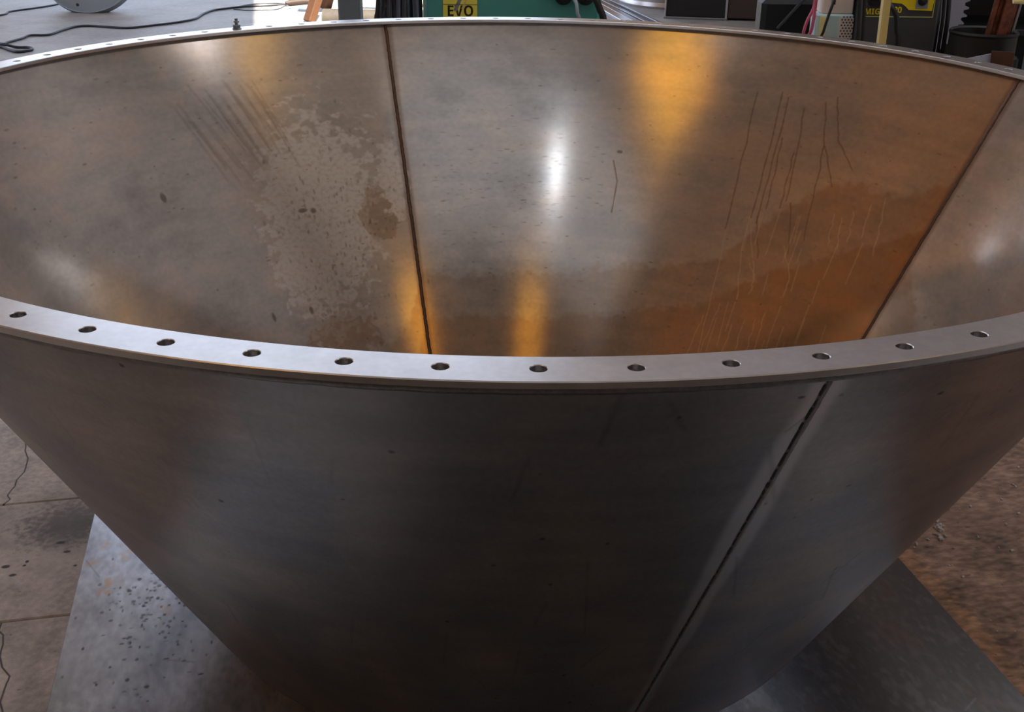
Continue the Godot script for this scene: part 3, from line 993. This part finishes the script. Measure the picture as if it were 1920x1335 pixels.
func background_left() -> void:
	var st := begin()
	var a := v3s([[-5.6, .008, -7.0], [-5.1, .008, -7.9], [-4.815, .008, -8.589], [-4.832, .008, -8.811], [-4.771, .008, -8.971], [-4.682, .008, -9.137], [-4.596, .008, -9.39], [-4.56, .008, -9.75], [-4.9, .008, -10.3]])
	tube(st, smooth_path(a), 0.008, 8)
	tag(put("floor_cable", st, M.cable), "thin dark cable on the floor running behind the grey dished end", "cable")
	var cb := thing("welding_cable", "long dark welding cable snaking over the floor to an electrode holder", "cable", Vector3.ZERO)
	st = begin()
	var b := v3s([[-4.7, .011, -6.95], [-4.3, .011, -6.92], [-4.079, .011, -6.838], [-4.095, .011, -6.997], [-4.065, .011, -7.22], [-4.06, .011, -7.393], [-3.928, .011, -7.433], [-3.907, .011, -7.676], [-3.873, .011, -7.899], [-3.782, .011, -7.971], [-3.602, .011, -7.921], [-3.4, .011, -7.873], [-3.257, .011, -8.013], [-3.081, .011, -8.228], [-2.98, .011, -8.479], [-2.99, .011, -8.806], [-2.957, .011, -9.077], [-2.842, .011, -9.246], [-2.715, .011, -9.38], [-2.524, .011, -9.48], [-2.33, .02, -9.53]])
	tube(st, smooth_path(b), 0.010, 8)
	put("cable_run", st, M.cable, cb)
	st = begin()
	tube(st, smooth_path(v3s([[-4.6, .011, -7.0], [-4.227, .011, -6.96], [-4.048, .03, -6.814], [-3.936, .011, -6.796], [-3.83, .011, -6.785], [-3.775, .011, -6.71], [-3.786, .011, -6.629], [-3.846, .011, -6.585], [-3.956, .011, -6.692], [-4.045, .012, -6.79], [-4.2, .011, -6.85], [-4.5, .011, -6.8]])), 0.011, 8)
	put("cable_loop", st, M.cable, cb)
	for s in [[[-2.79, .008, -9.2], [-2.66, .006, -9.15], [-2.50, .006, -9.17], [-2.372, .006, -9.248], [-2.32, .02, -9.5]], [[-2.80, .006, -9.40], [-2.68, .006, -9.62], [-2.5, .006, -9.70], [-2.33, .02, -9.56]]]:
		st = begin()
		tube(st, smooth_path(v3s(s)), 0.005, 6)
		put("strand", st, M.cable, cb)
	st = begin()
	tube(st, [Vector3(-2.34, 0.03, -9.52), Vector3(-2.30, 0.032, -9.54), Vector3(-2.20, 0.035, -9.62), Vector3(-2.06, 0.03, -9.72)], [0.018, 0.03, 0.03, 0.02], 12)
	put("electrode_holder", st, M.brown, cb)
	st = begin()
	bar(st, Vector3(-2.26, 0.008, -9.30), Vector3(-2.06, 0.008, -9.42), 0.07, 0.014)
	tag(put("glove_box", st, M.blue), "flat light blue packet on the sunlit floor beside the electrode holder", "packet")
	# grey dished end lying on its side, its rounded face low
	var d := thing("dished_end", "large grey dished tank end with a small hole standing on the floor", "tank end", Vector3(-4.10, 0, -9.0))
	st = begin()
	var tilt := Transform3D(Basis(Vector3(1, 0, 0), deg_to_rad(62)), Vector3(0, 0.40, -0.12))
	var prof := []
	for k in 13:
		var t := k / 12.0
		prof.append(Vector2(0.48 * sin(t * PI / 2), -0.16 * cos(t * PI / 2)))
	prof.append(Vector2(0.48, 0.06))
	prof.append(Vector2(0.47, 0.06))
	for k in 13:
		var t := 1.0 - k / 12.0
		prof.append(Vector2(0.47 * sin(t * PI / 2), -0.15 * cos(t * PI / 2)))
	lathe(st, prof, tilt, 56)
	put("dish", st, M.dish, d)
	st = begin()
	lathe(st, [Vector2(0.0, -0.004), Vector2(0.014, -0.004), Vector2(0.014, 0.004), Vector2(0.0, 0.004)], Transform3D(Basis(Vector3(1, 0, 0), deg_to_rad(62)), Vector3(-0.09, 0.072, 0.122)), 14)
	put("drain_hole", st, M.black, d)
	# orange-brown timber trestle
	var tr := thing("timber_trestle", "orange brown timber trestle with slanting legs on the sunlit floor", "trestle", Vector3(-1.9, 0, -8.3))
	for l in [[0.0, 0.0, 0.28, 0.0], [0.9, -0.1, 0.62, 0.0], [0.0, -0.95, 0.28, -0.55], [0.9, -1.05, 0.62, -0.55]]:
		st = begin()
		bar(st, Vector3(l[0], 0.02, l[1]), Vector3(l[2], 0.82, l[3] - 0.25), 0.11, 0.07, 0.006)
		put("leg", st, M.orange, tr)
	st = begin()
	bar(st, Vector3(0.1, 0.86, -0.52), Vector3(0.85, 0.86, -0.55), 0.16, 0.08, 0.006)
	put("beam", st, M.orange, tr)
	# beige rolled sheet on the floor
	st = begin()
	var ro := thing("rolled_sheet", "beige grey rolled sheet lying on the sunlit floor behind the steel post", "roll", Vector3(-1.21, 0, -7.95), -0.02)
	lathe(st, [Vector2(0.075, -0.50), Vector2(0.09, -0.50), Vector2(0.09, 0.50), Vector2(0.075, 0.50), Vector2(0.075, -0.50)], Transform3D(Basis(Vector3(0, 0, 1), PI / 2), Vector3(0, 0.09, 0)), 32)
	put("outer_wrap", st, M.beige, ro)
	st = begin()
	lathe(st, [Vector2(0.04, -0.49), Vector2(0.055, -0.49), Vector2(0.055, 0.49), Vector2(0.04, 0.49), Vector2(0.04, -0.49)], Transform3D(Basis(Vector3(0, 0, 1), PI / 2), Vector3(0, 0.07, 0)), 24)
	put("inner_wrap", st, M.beige, ro)
	# steel post
	var po := thing("steel_post", "grey square steel post standing left of the green welding machine", "post", Vector3(-0.764, 0, -3.05))
	st = begin()
	bx(st, Vector3(0, 1.3, 0), Vector3(0.1, 2.6, 0.1), 0.006)
	put("shaft", st, M.post_grey, po)
	st = begin()
	bx(st, Vector3(0, 0.006, 0), Vector3(0.22, 0.012, 0.22), 0.002)
	put("base_plate", st, M.post_grey, po)

# ------------------------------------------------------------------ behind, middle: green welder, coil, bars, tank, cabinet
func text(parent: Node3D, words: String, size: float, at: Vector3, m: Material, called := "lettering") -> void:
	var t := TextMesh.new()
	var f := SystemFont.new()
	f.font_names = PackedStringArray(["Droid Sans"])
	f.font_weight = 700
	t.font = f
	t.text = words
	t.font_size = 64
	t.pixel_size = size / 64.0
	t.depth = 0.001
	t.material = m
	var o := MeshInstance3D.new()
	o.name = called
	o.mesh = t
	o.position = at
	parent.add_child(o, true)

func wheel(parent: Node3D, at: Vector3, r: float) -> void:
	var st := begin()
	lathe(st, [Vector2(0.0, -0.022), Vector2(r * 0.85, -0.022), Vector2(r, -0.012), Vector2(r, 0.012), Vector2(r * 0.85, 0.022), Vector2(0.0, 0.022)], Transform3D(Basis(Vector3(0, 0, 1), PI / 2), at), 24)
	put("wheel", st, M.rubber, parent)

func background_middle() -> void:
	var g := thing("green_welding_machine", "green welding machine with a yellow EVO label behind the hopper", "welder", Vector3(-0.03, 0, -2.62))
	var st := begin()
	bx(st, Vector3(0, 0.60, 0), Vector3(0.70, 0.92, 0.54), 0.015)
	put("case", st, M.green, g)
	st = begin()
	bx(st, Vector3(0, 0.11, 0), Vector3(0.66, 0.05, 0.56), 0.006)
	put("undercarriage", st, M.black, g)
	for x in [-0.30, 0.30]:
		for z in [-0.2, 0.2]:
			wheel(g, Vector3(x, 0.075, z), 0.075)
	st = begin()
	tube(st, smooth_path([Vector3(-0.28, 1.05, 0.12), Vector3(-0.28, 1.15, 0.12), Vector3(0.28, 1.15, 0.12), Vector3(0.28, 1.05, 0.12)], 6), 0.015, 10)
	put("handle", st, M.black, g)
	for k in 6:
		st = begin()
		bx(st, Vector3(0.10, 0.30 + k * 0.03, 0.2705), Vector3(0.30, 0.012, 0.003), 0.001)
		put("vent_slot", st, M.black, g)
	st = begin()
	bx(st, Vector3(-0.2035, 0.905, 0.271), Vector3(0.134, 0.095, 0.003), 0.001)
	var lab := put("label_plate", st, M.label_yellow, g)
	lab.set_meta("label", "yellow label with dark EVO lettering")
	text(lab, "EVO", 0.056, Vector3(-0.2035, 0.8905, 0.2725), M.print_black)
	st = begin()
	bx(st, Vector3(-0.2035, 0.915, 0.2728), Vector3(0.134, 0.0022, 0.001), 0.0002)
	put("rule", st, M.print_black, lab)
	st = begin()
	cbox(st, Transform3D(Basis(Vector3(0, 0, 1), -0.42), Vector3(-0.208, 0.925, 0.2728)), Vector3(0.014, 0.075, 0.001), 0.0002)
	put("flash_mark", st, M.post_grey, lab)
	st = begin()
	cbox(st, Transform3D(Basis(Vector3(0, 0, 1), -0.42), Vector3(-0.183, 0.925, 0.2728)), Vector3(0.008, 0.06, 0.001), 0.0002)
	put("flash_mark", st, M.cream, lab)
	for s in [[0.20, 0.02], [0.285, 0.006]]:
		st = begin()
		lathe(st, [Vector2(0.0, 0.0), Vector2(0.035, 0.0), Vector2(0.035, 0.03), Vector2(0.02, 0.045), Vector2(0.0, 0.045)], Transform3D(Basis(Vector3(1, 0, 0), PI / 2), Vector3(s[0], 0.955, 0.27)), 20)
		put("socket", st, M.black, g)
	# leads plugged into the machine
	st = begin()
	tube(st, smooth_path([Vector3(0.20, 0.955, -2.302), Vector3(0.215, 0.94, -2.26), Vector3(0.222, 0.90, -2.24), Vector3(0.232, 0.84, -2.24), Vector3(0.24, 0.5, -2.23), Vector3(0.25, 0.02, -2.22), Vector3(0.40, 0.012, -2.1)]), 0.0075, 8)
	tag(put("earth_lead", st, M.dish), "thin pale lead hanging down the front of the green welding machine", "lead")
	st = begin()
	tube(st, smooth_path([Vector3(0.262, 0.955, -2.302), Vector3(0.283, 0.96, -2.24), Vector3(0.305, 0.92, -2.22), Vector3(0.325, 0.85, -2.21), Vector3(0.36, 0.5, -2.2), Vector3(0.42, 0.02, -2.18), Vector3(0.6, 0.015, -2.0)]), 0.013, 10)
	tag(put("power_lead", st, M.rubber), "thick black lead hanging at the right edge of the green machine", "lead")
	# coil of dark cable on a hook at the machine's left side
	var co := thing("cable_coil", "bundle of dark grey cables hanging on the left side of the green machine", "cable", Vector3(-0.460, 0, -2.40))
	st = begin()
	tube(st, [Vector3(0.079, 1.13, 0), Vector3(-0.08, 1.13, 0), Vector3(-0.085, 1.17, 0)], 0.008, 8)
	put("hook", st, M.steel, co)
	for k in 14:
		st = begin()
		var cx := -0.066 + k * 0.0084
		var pts := []
		var hh := 0.34 + 0.025 * sin(k * 2.1)
		var dx := (0.022 + 0.012 * sin(k * 1.3)) * (1 if k % 2 else -1)
		for i in 41:
			var t := TAU * i / 40.0
			pts.append(Vector3(cx + dx * sin(t), 1.147 - hh + cos(t) * hh + 0.004 * k * 0.0, 0.10 * sin(t) + 0.012 * sin(k * 3.3)))
		tube(st, pts, 0.0085 if k % 3 else 0.011, 8, false)
		put("turn", st, M.slate if k % 3 else M.cable, co)
	for k in 2:
		st = begin()
		var x0 := -0.088 - k * -0.028
		tube(st, smooth_path([Vector3(x0 + 0.03, 1.145, 0.02), Vector3(x0 + 0.01, 1.05, 0.08), Vector3(x0 - 0.005, 0.9, 0.11), Vector3(x0 - 0.01, 0.82, 0.12), Vector3(x0 + 0.01, 0.4, 0.11), Vector3(x0, 0.012, 0.1)]), 0.006, 8)
		put("loose_end", st, M.rubber, co)
	# flat bars on the floor
	var names := ["broad bright flat steel bar on the floor, nearest the green machine", "dull flat steel bar on the floor beside the broad bright bar", "thin flat steel bar on the floor, farthest from the green machine", "narrow grey steel bar on the floor between the thin and the dull bar"]
	var ends := [[0.70, -10.3, 1.03, -8.3, 0.09], [0.80, -10.3, 1.14, -8.3, 0.07], [0.94, -10.2, 1.32, -8.3, 0.03], [0.875, -10.2, 1.235, -8.3, 0.04]]
	for k in 4:
		st = begin()
		var e: Array = ends[k]
		var hh := 0.03 if k % 2 == 0 else 0.02
		bar(st, Vector3(e[0], hh / 2, e[1]), Vector3(e[2], hh / 2, e[3]), e[4], hh, 0.003)
		tag(put("flat_bar", st, M.bright_steel if k == 0 else M.steel), names[k], "steel bar", "steel bars on the floor")
	# round tank
	var tk := thing("round_tank", "round stainless tank with a raised bottom hoop standing by the dark cabinet", "tank", Vector3(1.68, 0, -10.2))
	st = begin()
	lathe(st, [Vector2(0.0, 0.03), Vector2(0.60, 0.03), Vector2(0.62, 0.05), Vector2(0.62, 1.1), Vector2(0.60, 1.13), Vector2(0.0, 1.2)], Transform3D.IDENTITY, 64)
	put("shell", st, M.steel, tk)
	st = begin()
	lathe(st, [Vector2(0.61, 0.0), Vector2(0.635, 0.0), Vector2(0.64, 0.02), Vector2(0.635, 0.06), Vector2(0.61, 0.06)], Transform3D.IDENTITY, 64)
	put("hoop", st, M.bright_steel, tk)
	# dark cabinet
	var cbn := thing("dark_cabinet", "dark steel cabinet with light edges standing behind the hopper", "cabinet", Vector3(1.42, 0, -9.15), -0.18)
	st = begin()
	bx(st, Vector3(0.29, 0.62, -0.02), Vector3(0.57, 1.2, 0.42), 0.006)
	put("body", st, M.black, cbn)
	st = begin()
	bx(st, Vector3(0.005, 0.62, 0.20), Vector3(0.014, 1.24, 0.02), 0.002)
	put("edge_strip", st, M.bright_steel, cbn)
	st = begin()
	bx(st, Vector3(0.575, 0.62, 0.20), Vector3(0.02, 1.24, 0.02), 0.002)
	put("edge_strip", st, M.bright_steel, cbn)
	st = begin()
	bx(st, Vector3(0.74, 0.62, -0.02), Vector3(0.31, 1.2, 0.42), 0.006)
	put("side_unit", st, M.brown, cbn)
	st = begin()
	bx(st, Vector3(0.29, 0.01, -0.02), Vector3(0.6, 0.02, 0.46), 0.003)
	put("plinth", st, M.steel, cbn)

# ------------------------------------------------------------------ behind, right: dark machine, pale cabinet, second welder, gear, rods
func background_right() -> void:
	var st: SurfaceTool
	var dm := thing("black_press", "black machine in shade with an arm and a small knob beside the pink cord", "machine", Vector3(1.205, 0, -3.02))
	st = begin()
	bx(st, Vector3(0, 0.45, 0.18), Vector3(0.34, 0.9, 0.14), 0.02)
	put("body", st, M.black, dm)
	st = begin()
	bar(st, Vector3(-0.10, 0.78, 0.258), Vector3(0.04, 0.95, 0.258), 0.012, 0.012)
	put("arm", st, M.dark_grey, dm)
	st = begin()
	bx(st, Vector3(0, 1.0, 0.16), Vector3(0.30, 0.2, 0.12), 0.02)
	put("head", st, M.black, dm)
	st = begin()
	lathe(st, [Vector2(0.0, 0.0), Vector2(0.016, 0.0), Vector2(0.02, 0.02), Vector2(0.012, 0.035), Vector2(0.0, 0.04)], Transform3D(Basis(Vector3(1, 0, 0), PI / 2), Vector3(0.06, 0.88, 0.25)), 16)
	put("knob", st, M.dark_grey, dm)
	# pink cord looped over the pale cabinet's corner
	st = begin()
	tube(st, smooth_path([Vector3(1.148, 0.975, -2.34), Vector3(1.150, 0.92, -2.35), Vector3(1.128, 0.87, -2.34), Vector3(1.118, 0.82, -2.34), Vector3(1.124, 0.80, -2.33), Vector3(1.14, 0.83, -2.32), Vector3(1.146, 0.87, -2.32), Vector3(1.15, 0.92, -2.33), Vector3(1.152, 0.975, -2.33)]), 0.0065, 8)
	tag(put("pink_cord", st, M.pink), "pink cord hanging in a narrow loop beside the pale blue cabinet", "cord")
	# pale blue cabinet
	var pc := thing("pale_blue_cabinet", "pale blue cabinet with straw strip and perforated edge next to yellow welder", "cabinet", Vector3(1.228, 0, -2.36))
	st = begin()
	bx(st, Vector3(0, 0.45, 0), Vector3(0.145, 0.90, 0.10), 0.006)
	put("body", st, M.pale_blue, pc)
	st = begin()
	bx(st, Vector3(-0.046, 0.47, 0.0515), Vector3(0.026, 0.84, 0.004), 0.001)
	put("straw_strip", st, M.straw, pc)
	st = begin()
	bx(st, Vector3(0.045, 0.47, 0.0515), Vector3(0.055, 0.84, 0.004), 0.001)
	var pf := put("perforated_strip", st, M.white, pc)
	var hole_mesh := CylinderMesh.new()
	hole_mesh.top_radius = 0.0032
	hole_mesh.bottom_radius = 0.0032
	hole_mesh.height = 0.001
	hole_mesh.radial_segments = 10
	hole_mesh.rings = 1
	hole_mesh.material = M.dark_grey
	for j in 12:
		for i in 4:
			var o := MeshInstance3D.new()
			o.name = "hole"
			o.mesh = hole_mesh
			o.rotation.x = PI / 2
			o.position = Vector3(0.026 + i * 0.0125 + (0.006 if j % 2 else 0.0), 0.775 + j * 0.0105, 0.054)
			pf.add_child(o, true)
	# white carton on the cabinet
	var wb := thing("white_carton", "off-white carton tilted on top of the pale blue cabinet", "box", Vector3(1.25, 0.90, -2.36))
	st = begin()
	bx(st, Vector3(-0.015, 0.06, 0), Vector3(0.12, 0.12, 0.09), 0.004)
	put("carton", st, M.white, wb)
	st = begin()
	bx(st, Vector3(-0.035, 0.05, 0.0455), Vector3(0.016, 0.03, 0.001), 0.0003)
	put("printed_mark", st, M.rust, wb)
	# black lead in front of the cabinet
	st = begin()
	tube(st, smooth_path([Vector3(1.215, 1.02, -2.30), Vector3(1.195, 0.96, -2.24), Vector3(1.175, 0.90, -2.22), Vector3(1.162, 0.85, -2.21), Vector3(1.152, 0.78, -2.21), Vector3(1.14, 0.4, -2.2), Vector3(1.13, 0.012, -2.15), Vector3(1.0, 0.01, -1.9)]), 0.0055, 8)
	tag(put("black_lead", st, M.rubber), "slanting black lead in front of the pale blue cabinet's straw strip", "lead")
	for k in 2:
		st = begin()
		var x := 1.276 + k * 0.019
		tube(st, smooth_path([Vector3(x - 0.008, 1.06, -2.18), Vector3(x - 0.004, 0.98, -2.17), Vector3(x, 0.90, -2.16), Vector3(x + 0.002, 0.80, -2.15), Vector3(x, 0.4, -2.15), Vector3(x - 0.004, 0.012, -2.14)]), 0.007, 8)
		tag(put("black_hose", st, M.rubber), ["black hose hanging at the left edge of the yellow welder, outer one", "black hose hanging at the left edge of the yellow welder, inner one"][k], "hose", "hoses at the yellow welder's left edge")
	# grey and yellow welder
	var y := thing("yellow_welding_machine", "dark grey welding machine with yellow MIG front panel behind a cream post", "welder", Vector3(1.45, 0, -2.48))
	st = begin()
	bx(st, Vector3(0, 0.58, 0), Vector3(0.29, 0.88, 0.54), 0.012)
	put("case", st, M.dark_grey, y)
	for x in [-0.12, 0.12]:
		for z in [-0.2, 0.2]:
			wheel(y, Vector3(x, 0.07, z), 0.07)
	# front panel: x from -0.145 to 0.118, bottom line at y 0.906
	st = begin()
	var face := [Vector2(-0.045, 1.0), Vector2(-0.045, 0.958), Vector2(-0.005, 0.954), Vector2(0.010, 0.945), Vector2(0.024, 0.932), Vector2(0.112, 0.929), Vector2(0.118, 1.0)]
	var tri := Geometry2D.triangulate_polygon(PackedVector2Array(face))
	for i in range(0, tri.size(), 3):
		var F := []
		for k in 3:
			F.append(Vector3(face[tri[i + k]].x, face[tri[i + k]].y, 0.2735))
		flat(st, F, Vector3(0, 0, 1))
	for i in face.size():
		var p: Vector2 = face[i]
		var q: Vector2 = face[(i + 1) % face.size()]
		var out := Vector3(q.y - p.y, p.x - q.x, 0)
		flat(st, [Vector3(p.x, p.y, 0.2735), Vector3(q.x, q.y, 0.2735), Vector3(q.x, q.y, 0.2695), Vector3(p.x, p.y, 0.2695)], -out)
	var yp := put("front_panel", st, M.yellow, y)
	st = begin()
	bx(st, Vector3(0.070, 0.965, 0.2745), Vector3(0.046, 0.056, 0.003), 0.001)
	put("dial_plate", st, M.dish, yp)
	st = begin()
	lathe(st, [Vector2(0.0, 0.0), Vector2(0.017, 0.0), Vector2(0.015, 0.014), Vector2(0.0, 0.016)], Transform3D(Basis(Vector3(1, 0, 0), PI / 2), Vector3(0.07, 0.965, 0.275)), 18)
	put("dial", st, M.black, yp)
	st = begin()
	lathe(st, [Vector2(0.0, 0.0), Vector2(0.032, 0.0), Vector2(0.030, 0.02), Vector2(0.0, 0.022)], Transform3D(Basis(Vector3(1, 0, 0), PI / 2), Vector3(-0.105, 0.972, 0.27)), 20)
	put("torch_socket", st, M.black, y)
	for l in [[-0.0135, 0.906, 0.265, 0.0028], [-0.1455, 0.953, 0.0028, 0.095], [0.1185, 0.953, 0.0028, 0.095]]:
		st = begin()
		bx(st, Vector3(l[0], l[1], 0.2715), Vector3(l[2], l[3], 0.002), 0.0004)
		put("border_line", st, M.line, y)
	text(y, "MIG", 0.030, Vector3(-0.112, 0.924, 0.271), M.yellow)
	text(y, "20", 0.030, Vector3(-0.017, 0.931, 0.271), M.yellow)
	# cream post in front of it
	var cp := thing("cream_post", "cream painted angle post in front of the yellow welder", "post", Vector3(1.285, 0, -1.87))
	st = begin()
	cbox(st, Transform3D(Basis(Vector3(0, 0, 1), 0.02) , Vector3(0.004, 0.70, 0)), Vector3(0.027, 1.4, 0.006), 0.001)
	put("wide_leg", st, M.cream, cp)
	st = begin()
	cbox(st, Transform3D(Basis(Vector3(0, 0, 1), 0.02), Vector3(-0.013, 0.70, 0.012)), Vector3(0.006, 1.4, 0.03), 0.001)
	put("narrow_leg", st, M.cream, cp)
	st = begin()
	bx(st, Vector3(0, 0.004, 0.0), Vector3(0.12, 0.008, 0.12), 0.001)
	put("foot", st, M.cream, cp)
	# black torch lead beside the cream post
	st = begin()
	tube(st, smooth_path([Vector3(1.345, 0.975, -2.185), Vector3(1.372, 0.96, -2.12), Vector3(1.395, 0.925, -2.10), Vector3(1.405, 0.87, -2.10), Vector3(1.418, 0.80, -2.10), Vector3(1.43, 0.4, -2.1), Vector3(1.42, 0.012, -2.05), Vector3(1.5, 0.01, -1.9)]), 0.0095, 8)
	tag(put("torch_lead", st, M.rubber), "black torch lead curving down the yellow welder beside the cream post", "lead")
	# thick hoses right of the welder
	for k in 3:
		st = begin()
		var x := 1.606 + k * 0.0185
		tube(st, smooth_path([Vector3(x, 1.14, -2.34), Vector3(x - 0.001, 1.0, -2.28), Vector3(x + 0.001, 0.92, -2.26), Vector3(x, 0.83, -2.25), Vector3(x - 0.001, 0.4, -2.25), Vector3(x, 0.014, -2.25)]), 0.009 if k != 1 else 0.007, 8)
		tag(put("thick_hose", st, M.rubber if k != 1 else M.olive), ["thick black hose touching the yellow welder's right edge", "thin olive hose between two thick black hoses", "thick black hose nearest the toothed gear"][k], "hose", "hoses at the yellow welder's right edge")
	# toothed gear leaning behind the hoses
	var ge := thing("toothed_gear", "grey toothed gear wheel standing on a pedestal behind the yellow welder", "gear", Vector3(1.69, 0, -2.86))
	st = begin()
	var teeth := 48
	var R1 := 0.255
	var R0 := 0.235
	var prof := []
	for k in teeth:
		var a := TAU * k / teeth
		for e in [[0.0, R0], [0.35, R0], [0.55, R1], [0.75, R1]]:
			prof.append(Vector2(cos(a + e[0] * TAU / teeth), sin(a + e[0] * TAU / teeth)) * e[1])
	var gx := Transform3D(Basis.IDENTITY, Vector3(0, 0.875, 0))
	for zz in [-0.012, 0.012]:
		for k in prof.size():
			var p: Vector2 = prof[k]
			var q: Vector2 = prof[(k + 1) % prof.size()]
			flat(st, [gx * Vector3(0, 0, zz), gx * Vector3(p.x, p.y, zz), gx * Vector3(q.x, q.y, zz)], Vector3(0, 0, signf(zz)))
	for k in prof.size():
		var p: Vector2 = prof[k]
		var q: Vector2 = prof[(k + 1) % prof.size()]
		flat(st, [gx * Vector3(p.x, p.y, -0.012), gx * Vector3(q.x, q.y, -0.012), gx * Vector3(q.x, q.y, 0.012), gx * Vector3(p.x, p.y, 0.012)], Vector3((p + q).x, (p + q).y, 0))
	put("toothed_disc", st, M.gear, ge)
	st = begin()
	lathe(st, [Vector2(0.0, -0.03), Vector2(0.04, -0.03), Vector2(0.04, 0.03), Vector2(0.0, 0.03)], Transform3D(Basis(Vector3(1, 0, 0), PI / 2), Vector3(0, 0.875, 0)), 20)
	put("hub", st, M.dark_grey, ge)
	st = begin()
	bx(st, Vector3(0, 0.31, 0), Vector3(0.16, 0.62, 0.12), 0.006)
	put("pedestal", st, M.olive, ge)
	# olive drum holding the rods
	var dr := thing("olive_drum", "dark olive open drum holding red brown rods", "drum", Vector3(1.73, 0, -2.10))
	st = begin()
	lathe(st, [Vector2(0.0, 0.0), Vector2(0.115, 0.0), Vector2(0.12, 0.02), Vector2(0.12, 0.86), Vector2(0.124, 0.868), Vector2(0.12, 0.876), Vector2(0.112, 0.87), Vector2(0.112, 0.03), Vector2(0.0, 0.03)], Transform3D.IDENTITY, 40)
	put("shell", st, M.olive, dr)
	for hh in [0.3, 0.6]:
		st = begin()
		lathe(st, [Vector2(0.119, hh - 0.01), Vector2(0.124, hh), Vector2(0.119, hh + 0.01)], Transform3D.IDENTITY, 40)
		put("rib", st, M.olive, dr)
	var rl := ["red brown square rod leaning in the drum, leftmost", "red brown rod leaning in the drum, second from the left", "dark red brown broad rod in the middle of the drum", "red brown rod leaning in the drum, second from the right", "thin pale edged rod leaning in the drum, rightmost"]
	var rb := [[-0.050, 0.008, 0.02], [-0.032, 0.008, 0.015], [-0.004, 0.018, 0.02], [0.024, 0.008, 0.015], [0.039, 0.005, 0.02]]
	for k in 5:
		st = begin()
		var b: Array = rb[k]
		var base := Vector3(1.69 + b[0], 0.035, -2.10 + b[2])
		var top := base + Vector3(0.14, 1.2, 0.0)
		bar(st, base, top, b[1] * 2.0, b[1] * 2.0, 0.002)
		tag(put("rod", st, M.copper if k < 4 else M.steel), rl[k], "rod", "rods in the olive drum")
	# low steel bench with sheet and odd bits
	var be := thing("low_bench", "dark low steel bench with a bent sheet edge beside the grey post", "bench", Vector3(1.64, 0, -1.80))
	st = begin()
	bx(st, Vector3(0, 0.74, 0), Vector3(0.26, 0.03, 0.22), 0.003)
	put("bench_top", st, M.dark_grey, be)
	for x in [-0.11, 0.11]:
		for z in [-0.09, 0.09]:
			st = begin()
			bx(st, Vector3(x, 0.3625, z), Vector3(0.03, 0.725, 0.03), 0.002)
			put("leg", st, M.dark_grey, be)
	var sh := thing("bent_sheet", "dark bent steel sheet with a pale upper edge on the low bench", "sheet", Vector3(1.62, 0.755, -1.80))
	st = begin()
	bar(st, Vector3(-0.10, 0.033, 0.04), Vector3(0.04, 0.048, -0.02), 0.004, 0.066, 0.001)
	put("left_face", st, M.gear, sh)
	st = begin()
	bar(st, Vector3(0.04, 0.045, -0.02), Vector3(0.10, 0.048, 0.03), 0.004, 0.09, 0.001)
	put("rusty_face", st, M.rust, sh)
	st = begin()
	bx(st, Vector3(1.735, 0.79, -1.84), Vector3(0.05, 0.07, 0.05), 0.01)
	tag(put("dark_block", st, M.olive), "small dark block on the low bench beside the bent sheet", "block")
	st = begin()
	tube(st, [Vector3(1.748, 0.757, -1.74), Vector3(1.785, 0.855, -1.80)], 0.0022, 8)
	tag(put("bright_wire", st, M.bright_steel), "thin bright filler wire leaning up from the low bench", "wire")
	st = begin()
	tube(st, [Vector3(1.82, 1.006, -1.90), Vector3(1.775, 1.005, -1.90), Vector3(1.735, 1.003, -1.90)], [0.010, 0.012, 0.008], 12)
	# grey post at the right edge, carrying the cream pipe stub
	var gp := thing("grey_post", "grey steel post at the right edge beside the low bench", "post", Vector3(1.85, 0, -1.90))
	put("pipe_stub", st, M.straw, gp).position = Vector3(-1.85, 0, 1.90)
	var s2 := begin()
	bx(s2, Vector3(0, 0.8, 0), Vector3(0.06, 1.6, 0.06), 0.004)
	put("shaft", s2, M.post_grey, gp)
	s2 = begin()
	bx(s2, Vector3(0, 0.005, 0), Vector3(0.12, 0.01, 0.12), 0.002)
	put("base_plate", s2, M.post_grey, gp)
	# dark store shelving far behind, closing the view on the right
	var sv := thing("dark_shelving", "black steel shelving full of dark stock behind the yellow welder", "shelving", Vector3(2.1, 0, -3.6), -0.2)
	for x in [-0.85, 0.85]:
		for z in [-0.25, 0.25]:
			var s3 := begin()
			bx(s3, Vector3(x, 0.9, z), Vector3(0.04, 1.8, 0.04), 0.003)
			put("upright", s3, M.black, sv)
	for yy in [0.25, 0.7, 1.15, 1.6]:
		var s3 := begin()
		bx(s3, Vector3(0, yy, 0), Vector3(1.66, 0.03, 0.5), 0.003)
		put("shelf", s3, M.black, sv)
	var s4 := begin()
	bx(s4, Vector3(0, 0.9, -0.265), Vector3(1.74, 1.8, 0.01), 0.002)
	put("back_panel", s4, M.black, sv)
